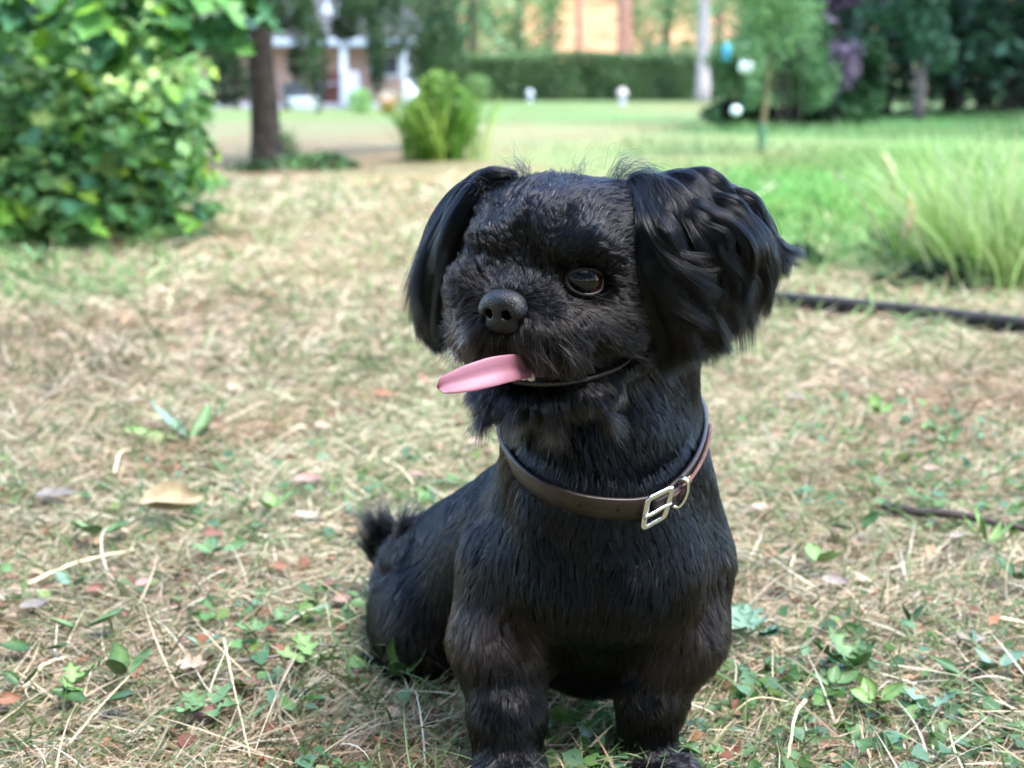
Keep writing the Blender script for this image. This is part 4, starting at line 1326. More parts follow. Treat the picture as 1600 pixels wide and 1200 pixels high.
# rosettes and weeds
gl_ = {'mid': cmat("weed_green", (118, 158, 98), .6, .45), 'dark': cmat("dark_weed_green", (80, 122, 62), .5, .4), 'lime': cmat("lime_weed_green", (152, 192, 112), .62, .45), 'blue': cmat("bluish_weed_green", (135, 172, 142), .6, .45)}
def weed(px, py, r, n, kind, outl, label, seed, lift=.5, cat="weed", asp=None, stem=.25):
    R = np.random.default_rng(seed)
    p = GT(px, py); s = r * mpp(p)
    s *= 1.15; root = empty("weed", tuple(p), label, cat, "green weeds growing in the dry grass")
    me = leaf_mesh(outl, s, .5, seed, gl_[kind], "leaf")
    for k in range(n):
        a = 6.283 * k / n + R.normal() * .25
        sc = .75 + .4 * R.random()
        o = bpy.data.objects.new("leaf", me)
        l_ = lift * (.6 + .8 * R.random())
        d = s * (.5 + stem) * sc
        o.location = (math.cos(a) * math.cos(l_) * d, math.sin(a) * math.cos(l_) * d, .019 + math.sin(l_) * d)
        o.rotation_euler = (R.normal() * .25, -l_, a); o.scale = (sc, sc, sc)
        link(o, root)
    mb = MB()
    for k in range(3):
        a = R.random() * 6.28
        mb.tube(p + np.array([[0, 0, -.004], [math.cos(a) * s * .1, math.sin(a) * s * .1, s * .3 * lift + .006]]), .0009, 5)
    mb.build("stem", gl_[kind], root)
    return root
WEEDS = [
 (330,1148,44,5,'mid',LOBED,"star shaped green weed at bottom left, above a rusty leaf",.3),(62,1052,40,2,'dark',OVAL,"dark green pair of rounded leaves near the left edge",.2),
 (118,1112,38,3,'lime',LOBED,"yellow green lobed weed at the left, by the orange leaf",.6),(38,1112,36,2,'dark',OVAL,"dark green leaves beside the orange dead leaf",.7),
 (150,1138,48,2,'dark',OVAL,"dark shiny green leaves low at the bottom left",.35),(196,1100,44,3,'mid',OVAL,"upright folded green weed right of the shiny dark leaves",.8),
 (488,1070,42,4,'lime',LOBED,"lime green lobed weed in front of the dog's haunch",.35),(316,1046,28,2,'blue',OVAL,"pale bluish green leaf above the pale peach leaf",.5),
 (398,1024,28,4,'mid',LOBED,"small green weed left of the dog's hind foot",.4),(115,950,30,2,'blue',OVAL,"bluish green leaf beside a small rusty leaf",.5),
 (130,1020,46,2,'mid',OVAL,"folded green leaves between grey leaf and star shaped weed",.4),(630,1098,46,3,'dark',OVAL,"fresh green weed touching the dog's haunch",.8),
 (440,1008,30,3,'mid',OVAL,"green weed tuft close to the dog's haunch",.6),(160,868,40,4,'mid',OVAL,"green weed patch under the small peach leaf",.4),
 (430,826,34,3,'lime',OVAL,"light green weed left of the cream leaf",.7),(340,895,34,4,'mid',OVAL,"green weed below the rust red leaf",.4),
 (1176,1030,50,5,'blue',LOBED,"bluish star shaped weed right of the dog's front leg",.4),(1330,1085,54,6,'mid',LOBED,"bushy green weed cluster in the right foreground",.7),
 (1368,1140,36,4,'lime',OVAL,"pale lime weed right below the bushy cluster",.5),(1298,1112,34,4,'mid',OVAL,"green weed left below the bushy cluster",.5),
 (1552,1085,40,3,'blue',OVAL,"bluish green weed at the right edge foreground",.6),(1505,1092,34,2,'dark',OVAL,"dark olive leaf in the right foreground",.4),
 (1540,884,44,6,'lime',LONGL,"bright lime green rosette under the dark twig",.9),(1338,860,30,2,'dark',OVAL,"dark green leaf pair below the twig's end",.5),
 (1278,914,34,3,'lime',OVAL,"yellow green weed beside the bleached leaf",.6),(1210,900,24,2,'dark',OVAL,"small dark leaf right of the dog's chest",.6),
 (1585,940,40,3,'dark',OVAL,"dark green weed at the right edge below the rosette",.5),(1420,1010,34,2,'dark',OVAL,"dark green upright leaf in the middle right",.9),
 (1450,1150,40,3,'blue',LOBED,"bluish weed at the bottom right",.5),(1370,670,26,3,'lime',OVAL,"small yellow green weed right of the dog's chest, further back",.8),
 (1480,720,24,3,'mid',OVAL,"small green weed further back at the right",.7),(1460,700,22,3,'mid',OVAL,"green weed beside the smallest one at the right",.6),(60,430,30,5,'mid',OVAL,"leafy weed in front of the bush",.8),
]
for i, (px, py, r, n, kd_, ol, lab, lf) in enumerate(WEEDS):
    weed(px, py, r, n, kd_, ol, lab, 300 + i, lf)

# the broad leaved plantain left of the dog
pp = GT(296, 700); s0 = mpp(pp)
pl = empty("plantain", tuple(pp), "green plantain with long tongue shaped leaves left of the dog", "plant")
for i, (dx, dy, L, kd_) in enumerate([(-100, -18, 104, 'lime'), (-62, -70, 92, 'blue'), (-25, -45, 66, 'blue'), (32, -66, 78, 'mid'), (60, -72, 92, 'mid'), (28, -30, 42, 'dark'), (56, 22, 60, 'lime'), (-40, 12, 46, 'mid')]):
    tip = P(296 + dx, 700 + dy, pp[1] + (0.02 if dy < 0 else -.03) + max(0, -dy - 20) * .0006)
    tip[2] = max(tip[2], .018)
    v_ = tip - pp - np.array([0, 0, .005]); Lm = np.linalg.norm(v_)
    me = leaf_mesh(LONGL, Lm * 1.05, .35, 500 + i, gl_[kd_], "leaf")
    o = bpy.data.objects.new("leaf", me)
    zr = math.atan2(v_[1], v_[0]); el = math.asin(v_[2] / Lm)
    o.location = tuple(v_ / 2 + np.array([0, 0, .006])); o.rotation_euler = (0.9 * (1 if i % 2 else -1) * .5, -el, zr)
    link(o, pl)

# twigs and straws
bark = mat_plain("twig_bark", (.060, .045, .038), .8, .3, noise=(120, .4), bump=.001)
strawm = cmat("pale_straw_stem", (225, 210, 165), .8, .5, (200, .15))
def stick(name, pts, r, m, label, cat, z0=.018, group=None):
    path = catmull([GT(a, b) + np.array([0, 0, z0 + h]) for a, b, h in pts], 24)
    path += np.random.default_rng(int(pts[0][0])).normal(size=path.shape) * r * .12
    V, F = tube(path, np.linspace(r, r * .55, len(path)), 7)
    o = mesh_obj(name, V, F, m, loc=path[0]); return tag(o, label, cat, group)
stick("twig", [(1380, 815, 0), (1440, 832, .004), (1500, 840, .006), (1545, 850, .006), (1640, 862, 0)], .0055, bark, "dark knobbly twig lying in the grass at the right edge", "twig")
stick("twig", [(372, 1068, 0), (430, 1066, .004), (480, 1052, .006), (545, 1050, .004)], .0018, mat_plain("grey_twig", (.20, .16, .14), .8, noise=(100, .3)), "thin grey twig in front of the dog's haunch", "twig")
stick("twig", [(620, 480 + 95, 0), (560, 580, .004), (500, 573, .0)], .003, bark, "short brown twig behind the dog on the left", "twig")
stick("twig", [(690, 1000, .05), (705, 1060, .03), (735, 1120, .0)], .0010, mat_plain("brown_twig", (.12, .07, .05), .8), "thin brown stem standing against the dog's haunch", "twig", z0=0)
for pts, r, lab in (([(45, 942, 0), (120, 918, .006), (210, 892, .004)], .0022, "long pale straw stem left, below the large tan leaf"),
                    ([(352, 1052, .012), (366, 1120, .010), (392, 1220, 0)], .0011, "pale yellow straw stem standing in front left"),
                    ([(462, 1085, .012), (434, 1140, .010), (398, 1215, 0)], .0007, "thin green straw stem leaning in front left"),
                    ([(40, 1110, 0), (70, 1085, .006), (105, 1065, .003)], .0020, "short pale straw by the orange leaf"),
                    ([(1140, 1150, 0), (1180, 1142, .008), (1230, 1143, .006)], .0010, "pale straw right of the dog's paw"),
                    ([(1256, 1146, .008), (1240, 1172, .008), (1228, 1230, 0)], .0017, "bluish green flat stem at bottom right of the dog"),
                    ([(1560, 1008, .006), (1620, 1018, .004)], .0024, "pale straw stub at the right edge"),
                    ([(600, 742, .0), (625, 765, .008), (648, 790, .006)], .0020, "pale straw stem above the dog's tail"),
                    ([(180, 770, .006), (190, 745, .012), (205, 730, .004)], .0022, "short pale straw stem below the plantain"),
                    ([(110, 1200, .0), (165, 1150, .008), (205, 1110, .010)], .0010, "long thin straw stem at the bottom left corner"),
                    ([(1235, 900, .0), (1238, 930, .02), (1232, 965, .03)], .0014, "upright pale straw right of the dog's chest")):
    stick("straw_stem", pts, r, strawm, lab, "straw", group="straw stems on the grass")
# ================================================================== BEHIND: SHRUBS, TREES, HOUSE
wood_dark = mat_plain("dark_bark", tuple(lin((80, 72, 64)) * .42), .9, .2, noise=(14, .45), bump=.02)
wood_grey = mat_plain("pale_bark", tuple(lin((205, 190, 185)) * .6), .85, .2, noise=(9, .35), bump=.01)
wood_pine = mat_plain("pine_bark", tuple(lin((225, 165, 145)) * .6), .85, .2, noise=(5, .3), bump=.02)
wood_mid = mat_plain("olive_bark", tuple(lin((150, 140, 105)) * .55), .85, .2, noise=(20, .35), bump=.01)
fol_mat = mat_tint("foliage", .5, .4, .3)

def cloud(name, blobs, n, size, cols, parent=None, seed=0, tilt=.8, aspect=.6, hang=.2, gap=.35, fs=2.5, kind="stuff", label=None, cat=None, shell=.45, mat=None):
    """leaves spread through a union of ellipsoids (centre, radii), in clumps with gaps between"""
    R = np.random.default_rng(seed)
    vol = np.array([b_[1][0] * b_[1][1] * b_[1][2] for b_ in blobs]) ** .67
    k = R.choice(len(blobs), n, p=vol / vol.sum())
    c = np.array([b_[0] for b_ in blobs], float)[k]; r = np.array([b_[1] for b_ in blobs], float)[k]
    d = unit(R.normal(size=(n, 3))); rad = (shell + (1 - shell) * R.random((n, 1)) ** .6)
    rad *= 1 + .16 * vnoise(d * 1.0 + c, fs * 1.5, seed + 9)[:, None]
    p = c + d * rad * r
    nz = vnoise(p, fs, seed + 1)
    keep = nz > (-1 + gap * 1.6) * .6 - .25 * R.random(n)
    p = p[keep]; nz = nz[keep]; n = len(p)
    if parent is None or True:
        g = hz(p[:, 0], p[:, 1]); p[:, 2] = np.maximum(p[:, 2], g + size * .3)
    cols = lin(np.array(cols, float)) * .80; cols = cols * .84 + .16 * cols.mean(1, keepdims=True)
    f = np.clip((vnoise(p, fs * 1.3, seed + 2) * .5 + .5) + R.normal(size=n) * .22, 0, .999) * (len(cols) - 1)
    i = f.astype(int); w = (f - i)[:, None]
    cc = cols[i] * (1 - w) + cols[np.minimum(i + 1, len(cols) - 1)] * w
    cc = cc * (.75 + .5 * R.random((n, 1)))
    return leafset(name, p, size * (.6 + .8 * R.random(n)), cc, mat or fol_mat, label, parent, tilt=tilt, aspect=aspect, kind=kind, cat=cat, R=R, hang=hang)

def trunk(parent, path, r0, r1, mat, name="trunk", seg=12, seed=1):
    path = catmull(path, 16)
    r = np.linspace(r0, r1, 16); r[0] *= 1.35; r[1] *= 1.12
    V, F = tube(path, r, seg)
    V = V + vnoise(V, 3 / r0 * .25, seed)[:, None] * r0 * .08
    return mesh_obj(name, V, F, mat, parent)

def up(p, h, dx=0, dy=0): return p + np.array([dx, dy, h])
def at(px, py, Y): return P(px, py, Y)

# ---------- big leafy bush on the left
bushp = GT(120, 400)
bush = empty("leafy_bush", tuple(bushp), "dense maple leaved bush filling the left edge behind the bare ground", "bush")
MAPLE = [(-.5, .02), (-.47, .10), (-.42, .30), (-.30, .26), (-.22, .50), (-.05, .46), (-.02, .26), (.10, .24), (.22, .34), (.26, .14), (.40, .09), (.5, .005)]
bcols = {'a': (98, 160, 74), 'b': (120, 182, 92), 'c': (150, 205, 80), 'd': (185, 218, 84), 'e': (72, 130, 66), 'f': (96, 160, 112), 'g': (120, 150, 60)}
def leafmat(k, rgb):
    m, nt, b = mat_new("bush_leaf_" + {'a':'mid','b':'fresh','c':'bright','d':'lime','e':'deep','f':'bluish','g':'olive'}[k])
    col = tuple(lin(rgb) * .80)
    b.inputs["Base Color"].default_value = (*col, 1); b.inputs["Roughness"].default_value = .5
    tr = nt.nodes.new("ShaderNodeBsdfTranslucent"); tr.inputs["Color"].default_value = (col[0] * 1.3, col[1] * 1.2, col[2] * .6, 1)
    mx = nt.nodes.new("ShaderNodeMixShader"); mx.inputs[0].default_value = .38
    nt.links.new(b.outputs[0], mx.inputs[1]); nt.links.new(tr.outputs[0], mx.inputs[2]); nt.links.new(mx.outputs[0], nt.nodes["Material Output"].inputs["Surface"])
    return m
bl_mesh = {k: [leaf_mesh(MAPLE, 1.0, .45, 700 + i * 3 + j, leafmat_, "leaf", thick=.006) for j in range(2)] for i, (k, leafmat_) in enumerate((k, leafmat(k, v)) for k, v in bcols.items())}
bush_blobs = [(at(20, 290, 4.3), (.50, .55, .36)), (at(185, 235, 4.4), (.30, .45, .36)), (at(0, 130, 4.6), (.60, .6, .5)), (at(165, 140, 4.9), (.33, .5, .33)), (at(-150, 250, 4.4), (.5, .5, .5)), (at(95, 355, 4.15), (.40, .35, .18)), (at(225, 325, 4.35), (.22, .3, .20)), (at(265, 250, 4.4), (.15, .2, .2))]
for c, r in bush_blobs: c[2] = max(c[2], .12)
rb = np.random.default_rng(41)
def leaf_parts(parent, blobs, n, size, keys, weights, rb, front=.75):
    base = parent_world(parent)
    made = 0; w = np.array(weights) / sum(weights)
    while made < n:
        c, r = blobs[rb.integers(len(blobs))]
        d = unit(rb.normal(size=3)); d[1] = -abs(d[1])
        p = c + d * np.array(r) * (.85 + .25 * rb.random())
        if p[2] < .04: continue
        x, y = proj(p)
        if not (-60 < x < 1660 and -60 < y < 470): continue
        k = keys[rb.choice(len(keys), p=w)]
        o = bpy.data.objects.new("leaf", bl_mesh[k][rb.integers(2)])
        s = size * (.55 + .75 * rb.random())
        o.location = tuple(p - base); o.scale = (s, s, s)
        # hang outwards and down, facing the light
        az = math.atan2(d[1], d[0]) + rb.normal() * .6
        o.rotation_euler = (rb.normal() * .45, .35 + .5 * rb.random(), az)
        link(o, parent); made += 1
leaf_parts(bush, bush_blobs[:2] + bush_blobs[3:4] + bush_blobs[5:], 290, .068, list('abcdefg'), [3, 3.5, 3.5, 3.0, 1.5, 3, 1.5], rb)
cloud("foliage", bush_blobs, 15500, .050, [(85, 135, 72), (112, 170, 90), (140, 196, 108), (170, 216, 118), (205, 230, 125)], bush, seed=42, fs=6, gap=.35, aspect=.75, shell=.35, hang=.5)
mb = MB()
for k in range(16):
    a = bushp + np.array([rb.uniform(-.7, .05), rb.uniform(.35, .8), 0]); b_ = a + np.array([rb.uniform(-.2, .2), rb.uniform(-.2, .2), rb.uniform(.5, .95)])
    mb.tube(catmull([a, (a + b_) / 2 + rb.normal(size=3) * .05, b_], 8), np.linspace(.007, .003, 8), 6)
mb.build("branch", wood_dark, bush)["kind"] = "stuff"

# ---------- maple overhanging the bush
mt = GT(-60, 300)
maple = empty("maple_tree", tuple(mt), "maple tree with large light leaves hanging in at the top left corner", "tree")
trunk(maple, [mt, up(mt, .9, .1, .3), up(mt, 2.2, .1, .4), up(mt, 3.6, .2, .5)], .10, .05, wood_dark)
mblobs = [(at(40, 10, 3.9), (.35, .3, .16)), (at(180, 20, 3.9), (.3, .3, .14)), (at(290, 15, 4.0), (.20, .25, .13)), (at(60, -120, 4.2), (.8, .7, .35))]
leaf_parts(maple, mblobs[:3], 110, .115, list('abefc'), [3, 3, 2.5, 2, 1], rb)
cloud("foliage", mblobs[:3] + [(up(mt, 2.6, .3, .3), (1.5, 1.4, .9)), (up(mt, 1.7, -.6, .5), (1.0, 1.2, .9))], 7000, .10, [(40, 78, 42), (75, 125, 62), (105, 165, 88)], maple, seed=43, fs=3, aspect=.8, hang=.5)  # darker leaf colours stand in for the shading inside the crown

# ---------- spruce: trunk left of centre with hanging boughs
tp = GT(417, 262)
spruce = empty("conifer_tree", tuple(tp), "dark trunked conifer standing left of centre with drooping boughs above", "tree")
r_ = 24 * mpp(tp)
trunk(spruce, [tp - np.array([0, 0, .03]), up(tp, .5, -.01), up(tp, 1.1, -.02), up(tp, 4.2, -.05)], r_, r_ * .55, wood_dark, seed=5)
sc_ = [(40, 72, 44), (66, 108, 60), (92, 136, 76)]
cloud("bough", [(at(345, 30, 8.2), (.14, .3, .30)), (at(360, 130, 8.4), (.12, .2, .14)), (at(480, 60, 8.3), (.07, .15, .30)), (at(497, 100, 8.5), (.06, .12, .26)), (at(462, 100, 8.6), (.05, .1, .12)), (at(540, 40, 8.7), (.09, .15, .10)), (at(590, 110, 9.0), (.05, .1, .16)), (at(655, 100, 9.6), (.09, .15, .16)), (at(450, 10, 8.4), (.12, .3, .16)),
                (at(560, -10, 8.6), (.20, .3, .14)), (at(585, 60, 8.9), (.05, .15, .18)), (at(640, 25, 9.2), (.32, .4, .30)), (at(690, 70, 9.6), (.16, .3, .20)), (at(600, 20, 9.3), (.14, .2, .18))], 14000, .045, sc_, spruce, seed=44, fs=7, aspect=.28, hang=.9, gap=.2)
cloud("crown", [(up(tp, 1.9), (1.1, 1.1, .45)), (up(tp, 2.6), (.95, .95, .45)), (up(tp, 3.3), (.7, .7, .4)), (up(tp, 3.9), (.4, .4, .4)), (up(tp, 4.4), (.2, .2, .3))], 6000, .07, sc_, spruce, seed=45, fs=4, aspect=.3, hang=.7)
# ivy and low leaves at the foot
iv = GT(455, 272)
cloud("low_ivy", [(up(GT(400, 268), .03), (.16, .14, .10)), (up(GT(440, 258), .05), (.12, .1, .16)), (up(GT(500, 264), .02), (.22, .14, .07))], 1500, .035, [(40, 72, 34), (78, 128, 60), (110, 160, 84)], None, seed=46, fs=10, kind="stuff",
      label="low ivy growing round the foot of the dark conifer trunk", cat="ground cover")

# ---------- house and terrace far behind
HY = 40.0
hb = GT(540, 168); HY = hb[1]
def W(px, py, dY=0.0): return P(px, py, HY + dY)
m1 = mpp(hb)
house = empty("house", tuple(W(540, 168)), "peach coloured house with pale eaves and terrace posts behind the conifer", "house")
peach = mat_plain("peach_render", tuple(lin((228, 188, 166)) * .45), .9, .2, noise=(1.5, .08), bump=.01)
eave = mat_plain("pale_blue_metal", tuple(lin((205, 215, 230)) * .5), .5, .4)
darkp = mat_plain("dark_opening", (.02, .02, .02), .5)
tile = mat_plain("roof_tile", tuple(lin((95, 92, 90)) * .5), .85, noise=(3, .3), bump=.02)
post_m = mat_plain("white_paint", (.5, .52, .56), .5)
zb = hb[2]
def zt(py, dY=0.0): return P(540, py, HY + dY)[2]
def xx(px, dY=0.0): return P(px, 120, HY + dY)[0]
hw0, hw1 = xx(330, 3), xx(640, 3)
mb = MB(); mb.box(((hw0 + hw1) / 2, HY + 4.5, (zb + zt(64, 3)) / 2), (hw1 - hw0, 6.6, zt(64, 3) - zb + .2), bev=.03); mb.build("wall", peach, house)
mb = MB(); mb.box(((hw0 + hw1) / 2, HY + .65, zt(66)), (hw1 - hw0 + .8, 1.2, .20), bev=.04); mb.build("canopy", eave, house)
rv = np.array([(hw0 - .4, HY + .9, zt(58, .9)), (hw1 + .4, HY + .9, zt(58, .9)), (hw1 + .4, HY + 8.6, zt(60, 2.4)), (hw0 - .4, HY + 8.6, zt(60, 2.4)), (hw0 + .6, HY + 5.5, zt(-30, 5)), (hw1 - .6, HY + 5.5, zt(-30, 5))])
roof = mesh_obj("roof", rv, [[0, 1, 5, 4], [1, 2, 5], [2, 3, 4, 5], [3, 0, 4], [3, 2, 1, 0]], tile, house, smooth=False)
for px in (536, 634):
    mb = MB(); mb.box((xx(px), HY + .25, (zb + zt(70)) / 2), (.17, .17, zt(70) - zb)); mb.build("post", post_m, house)
mb = MB(); mb.box((xx(516), HY + 1.15, (zb + zt(112)) / 2), (.75, .12, zt(112) - zb)); d_ = mb.build("door", mat_plain("red_brown_door", tuple(lin((150, 88, 72)) * .55), .5), house)
for px, w_, p0, p1 in ((610, .9, 84, 120),):
    z0, z1 = zt(p1, 3), zt(p0, 3)
    mb = MB(); mb.box((xx(px, 3), HY + 1.16, (z0 + z1) / 2), (w_, .10, z1 - z0), bev=.02); wf_ = mb.build("window", post_m if px != 608 else tile, house)
    mb = MB(); mb.box((xx(px, 3), HY + 1.095, (z0 + z1) / 2), (w_ - .16, .02, z1 - z0 - .16)); mb.build("pane", darkp, wf_)
mb = MB(); mb.box(((hw0 + hw1) / 2, HY + 1.5, zb + .03), (hw1 - hw0 + 1, 3.6, .12)); mb.build("terrace_slab", mat_plain("terrace_stone", tuple(lin((205, 200, 215)) * .55), .8, noise=(2, .15)), house)

def thing1(name, mb, mat, loc, label, cat, smooth=False, group=None):
    o = mb.build(name, mat, None, loc=loc, smooth=smooth); return tag(o, label, cat, group)
# chimney with a white cap
gz = lambda px, dY: float(hz(P(px, 150, HY + dY)[0], HY + dY))
lx = P(518, 60, HY + 2.6)[0]
mb = MB(); mb.box((lx, HY + 3.0, (zt(75, 2.6) + zt(22, 2.6)) / 2), (.32, .4, zt(22, 2.6) - zt(75, 2.6))); ch_ = mb.build("chimney", peach, roof)
mb = MB(); mb.lathe([(.20, 0), (.28, .06), (.30, .22), (.20, .38), (.05, .42)], (lx, HY + 3.0, zt(24, 2.6)), 14); mb.build("chimney_cap", mat_plain("white_cap", (.85, .85, .85), .5), roof, smooth=True)

# dark box by the wall
x_, y_ = P(462, 150, HY - 1)[:2]; z_ = gz(462, -1)
bx_ = empty("storage_box", (x_, y_, z_), "dark storage box with a lid beside the conifer trunk, by the house", "box")
mb = MB(); mb.box((x_, y_, z_ + .30), (.62, .5, .58), bev=.03); mb.build("case", mat_plain("dark_grey_plastic", (.03, .035, .04), .5), bx_)
mb = MB(); mb.box((x_, y_, z_ + .635), (.68, .56, .08), bev=.02); mb.build("lid", mat_plain("dark_lid", (.04, .045, .05), .5), bx_)
# white basin, table, chair
x_, y_ = P(476, 160, HY - 1.6)[:2]; z_ = gz(476, -1.6)
mb = MB(); mb.lathe([(.30, 0), (.36, .05), (.44, .26), (.47, .30), (.40, .30), (.34, .12)], (x_, y_, z_), 18, sx=1.0, sy=.7)
thing1("basin", mb, mat_plain("white_enamel", (.78, .80, .82), .35), (x_, y_, z_), "white oval tub on the lawn edge in front of the house", "tub", True)
def table(px, dY, label):
    x, y = P(px, 150, HY + dY)[:2]; z = gz(px, dY) + .09
    t = empty("garden_table", (x, y, z), label, "table")
    m = mat_plain("grey_metal", tuple(lin((190, 188, 205)) * .6), .5)
    mb = MB(); mb.box((x, y, z + .52), (.85, .6, .04), bev=.01); mb.build("table_top", m, t)
    for a in (-1, 1):
        for b_ in (-1, 1):
            mb = MB(); mb.box((x + a * .36, y + b_ * .24, z + .25), (.04, .04, .50)); mb.build("leg", m, t)
table(522, .7, "low grey garden table on the terrace under the canopy")
def chair(px, dY, label):
    x, y = P(px, 150, HY + dY)[:2]; z = gz(px, dY) + .0
    t = empty("garden_chair", (x, y, z), label, "chair")
    m = mat_plain("pale_plastic", tuple(lin((205, 205, 220)) * .6), .5)
    mb = MB(); mb.box((x, y, z + .42), (.46, .44, .04), bev=.01); mb.build("seat", m, t)
    mb = MB(); mb.box((x + .02, y + .22, z + .70), (.46, .04, .50), bev=.01); mb.build("backrest", m, t)
    for a in (-1, 1):
        for b_ in (-1, 1):
            mb = MB(); mb.box((x + a * .20, y + b_ * .18, z + .20), (.035, .035, .40)); mb.build("leg", m, t)
chair(545, -.5, "pale garden chair at the edge of the terrace, left of the clipped round shrub")
# round green shrub
def ball_shrub(px, py, r, label, cols, seed, n=900, size=.06):
    g = GT(px, py); s = empty("round_shrub", tuple(g), label, "shrub")
    cloud("foliage", [(up(g, r * .9), (r, r, r))], n, size, cols, s, seed=seed, fs=4, gap=.1, shell=.6)
    mb = MB()
    for k in range(4): mb.tube(np.array([g, up(g, r, .3 * r * math.cos(k * 1.6), .3 * r * math.sin(k * 1.6))]), .02, 5)
    mb.build("stem", wood_mid, s); return s
ball_shrub(563, 176, .30, "small clipped round light green shrub in front of the terrace", [(110, 170, 60), (150, 215, 90), (180, 225, 110)], 50)
# orange pots and white figure
x_, y_ = GT(606, 178)[:2]; z_ = float(hz(x_, y_))
pot = empty("flower_pot", (x_, y_, z_), "orange terracotta pot with pale flowers right of the round shrub", "flower pot")
mb = MB(); mb.lathe([(.14, 0), (.20, .26), (.23, .27), (.23, .32), (.19, .32)], (x_, y_, z_), 16); mb.build("pot", mat_plain("terracotta", tuple(lin((228, 170, 110)) * .6), .8), pot, smooth=True)
cloud("flowers", [((x_, y_, z_ + .40), (.22, .2, .12))], 160, .05, [(240, 220, 190), (250, 240, 225), (220, 190, 130)], pot, seed=51, gap=0)
g = GT(643, 168); hh = (168 - 118) * mpp(g) * .85
fig = empty("garden_statue", tuple(g), "slender white garden figure behind the tall leafed clump", "statue")
mb = MB(); mb.lathe([(.20, 0), (.20, .10), (.16, .12), (.15, .18)], tuple(g), 14); mb.build("pedestal", peach, fig)
mb = MB(); mb.lathe([(.12, .18), (.17, .22), (.19, .38), (.14, .55), (.17, .68), (.08, .76), (.055, .79), (.10, .84), (.11, .90), (.07, .97), (.02, .99)], tuple(g), 16, sx=1.0, sy=.75)
mb.build("figure", mat_plain("white_plaster", (.86, .86, .84), .6), fig, smooth=True)

# ---------- clump of strap leaves with a flower, behind the dog
cp_ = GT(687, 250); cs = mpp(cp_)
cl1 = empty("lily_clump", tuple(cp_), "clump of tall strap leaves with one orange flower behind the dog on the left", "plant")
n = 320; R = np.random.default_rng(61)
p = cp_ + np.stack([R.normal(size=n) * .075, R.normal(size=n) * .07, np.zeros(n)], 1)
hd = np.arctan2(p[:, 1] - cp_[1], p[:, 0] - cp_[0]) + R.normal(size=n) * .5
cc = (lin(np.array([(90, 140, 40), (130, 180, 60), (185, 215, 105), (95, 140, 60)])) * .85)[R.integers(0, 4, n)] * (.7 + .6 * R.random((n, 1)))
blades("leaves", p, hd, 118 * cs * (.45 + .6 * R.random(n)), np.full(n, .016), 1.2 + .32 * R.random(n), .15 + .9 * R.random(n), cc, green_mat, 5, None, parent=cl1)
cloud("side_leaves", [(up(cp_, .16), (.20, .19, .15)), (up(cp_, .27, .02), (.19, .18, .15)), (up(cp_, .38, .0), (.12, .12, .11))], 5000, .042, [(90, 140, 40), (130, 180, 60), (170, 210, 90)], cl1, seed=60, fs=8, aspect=.35, gap=.2, tilt=1.5, shell=.2)
fz = at(678, 206, cp_[1] - .12)
mb = MB(); mb.tube(np.array([cp_, (cp_ + fz) / 2 + [0.0, 0, .03], fz]), .004, 5); mb.build("flower_stem", gl_['mid'], cl1)
leafset("flower", fz + R.normal(size=(12, 3)) * .012, np.full(12, .05), np.tile(lin((230, 170, 110)) * .7, (12, 1)), litter_mat, None, cl1, tilt=1.2, kind=None)
# small bush right behind it
ball_shrub(745, 158, .45, "low pale green shrub at the left end of the hedge", [(90, 135, 70), (130, 175, 90), (160, 200, 110)], 52, 1500, .08)

# ---------- clipped hedge
hg0, hg1 = GT(690, 157), GT(1100, 157)
hy = (hg0[1] + hg1[1]) / 2; hz0 = float(hz(0, hy)); ht = P(900, 90, hy)[2]
hedge = empty("clipped_hedge", ((hg0[0] + hg1[0]) / 2, hy, hz0), "long low clipped green hedge across the back of the lawn", "hedge")
n = 26000; R = np.random.default_rng(62)
x0, x1 = P(670, 150, hy)[0], P(1200, 150, hy)[0]
hp = np.stack([R.uniform(x0, x1, n), hy + R.uniform(-.1, 1.5, n), R.uniform(hz0, ht, n)], 1)
face = R.random(n)
hp[:, 1] = np.where(face < .6, hy - .06 + .12 * R.random(n) + .12 * vnoise(hp, 1.2, 63), hp[:, 1])
hp[:, 2] = np.where(face >= .6, ht - .08 + .16 * R.random(n) + .10 * vnoise(hp, 1.0, 64), hp[:, 2])
cc = (lin(np.array([(78, 104, 64), (98, 128, 78), (120, 150, 94), (158, 188, 128)])) * .72)
f = np.clip(vnoise(hp, 1.5, 65) * .5 + .5 + R.normal(size=n) * .25 + .25 * (face >= .6), 0, .99) * 3
leafset("foliage", hp, .10 * (.6 + .8 * R.random(n)), cc[f.astype(int)] * (.75 + .5 * R.random((n, 1))), fol_mat, None, hedge, tilt=1.2, aspect=.7, R=R)
mb = MB(); mb.box(((x0 + x1) / 2, hy + .72, (hz0 + ht) / 2 - .05), (x1 - x0 - .2, 1.2, ht - hz0 - .12)); mb.build("inner_twigs", mat_plain("hedge_twigs", (.02, .03, .015), .9, noise=(6, .5), bump=.03), hedge)

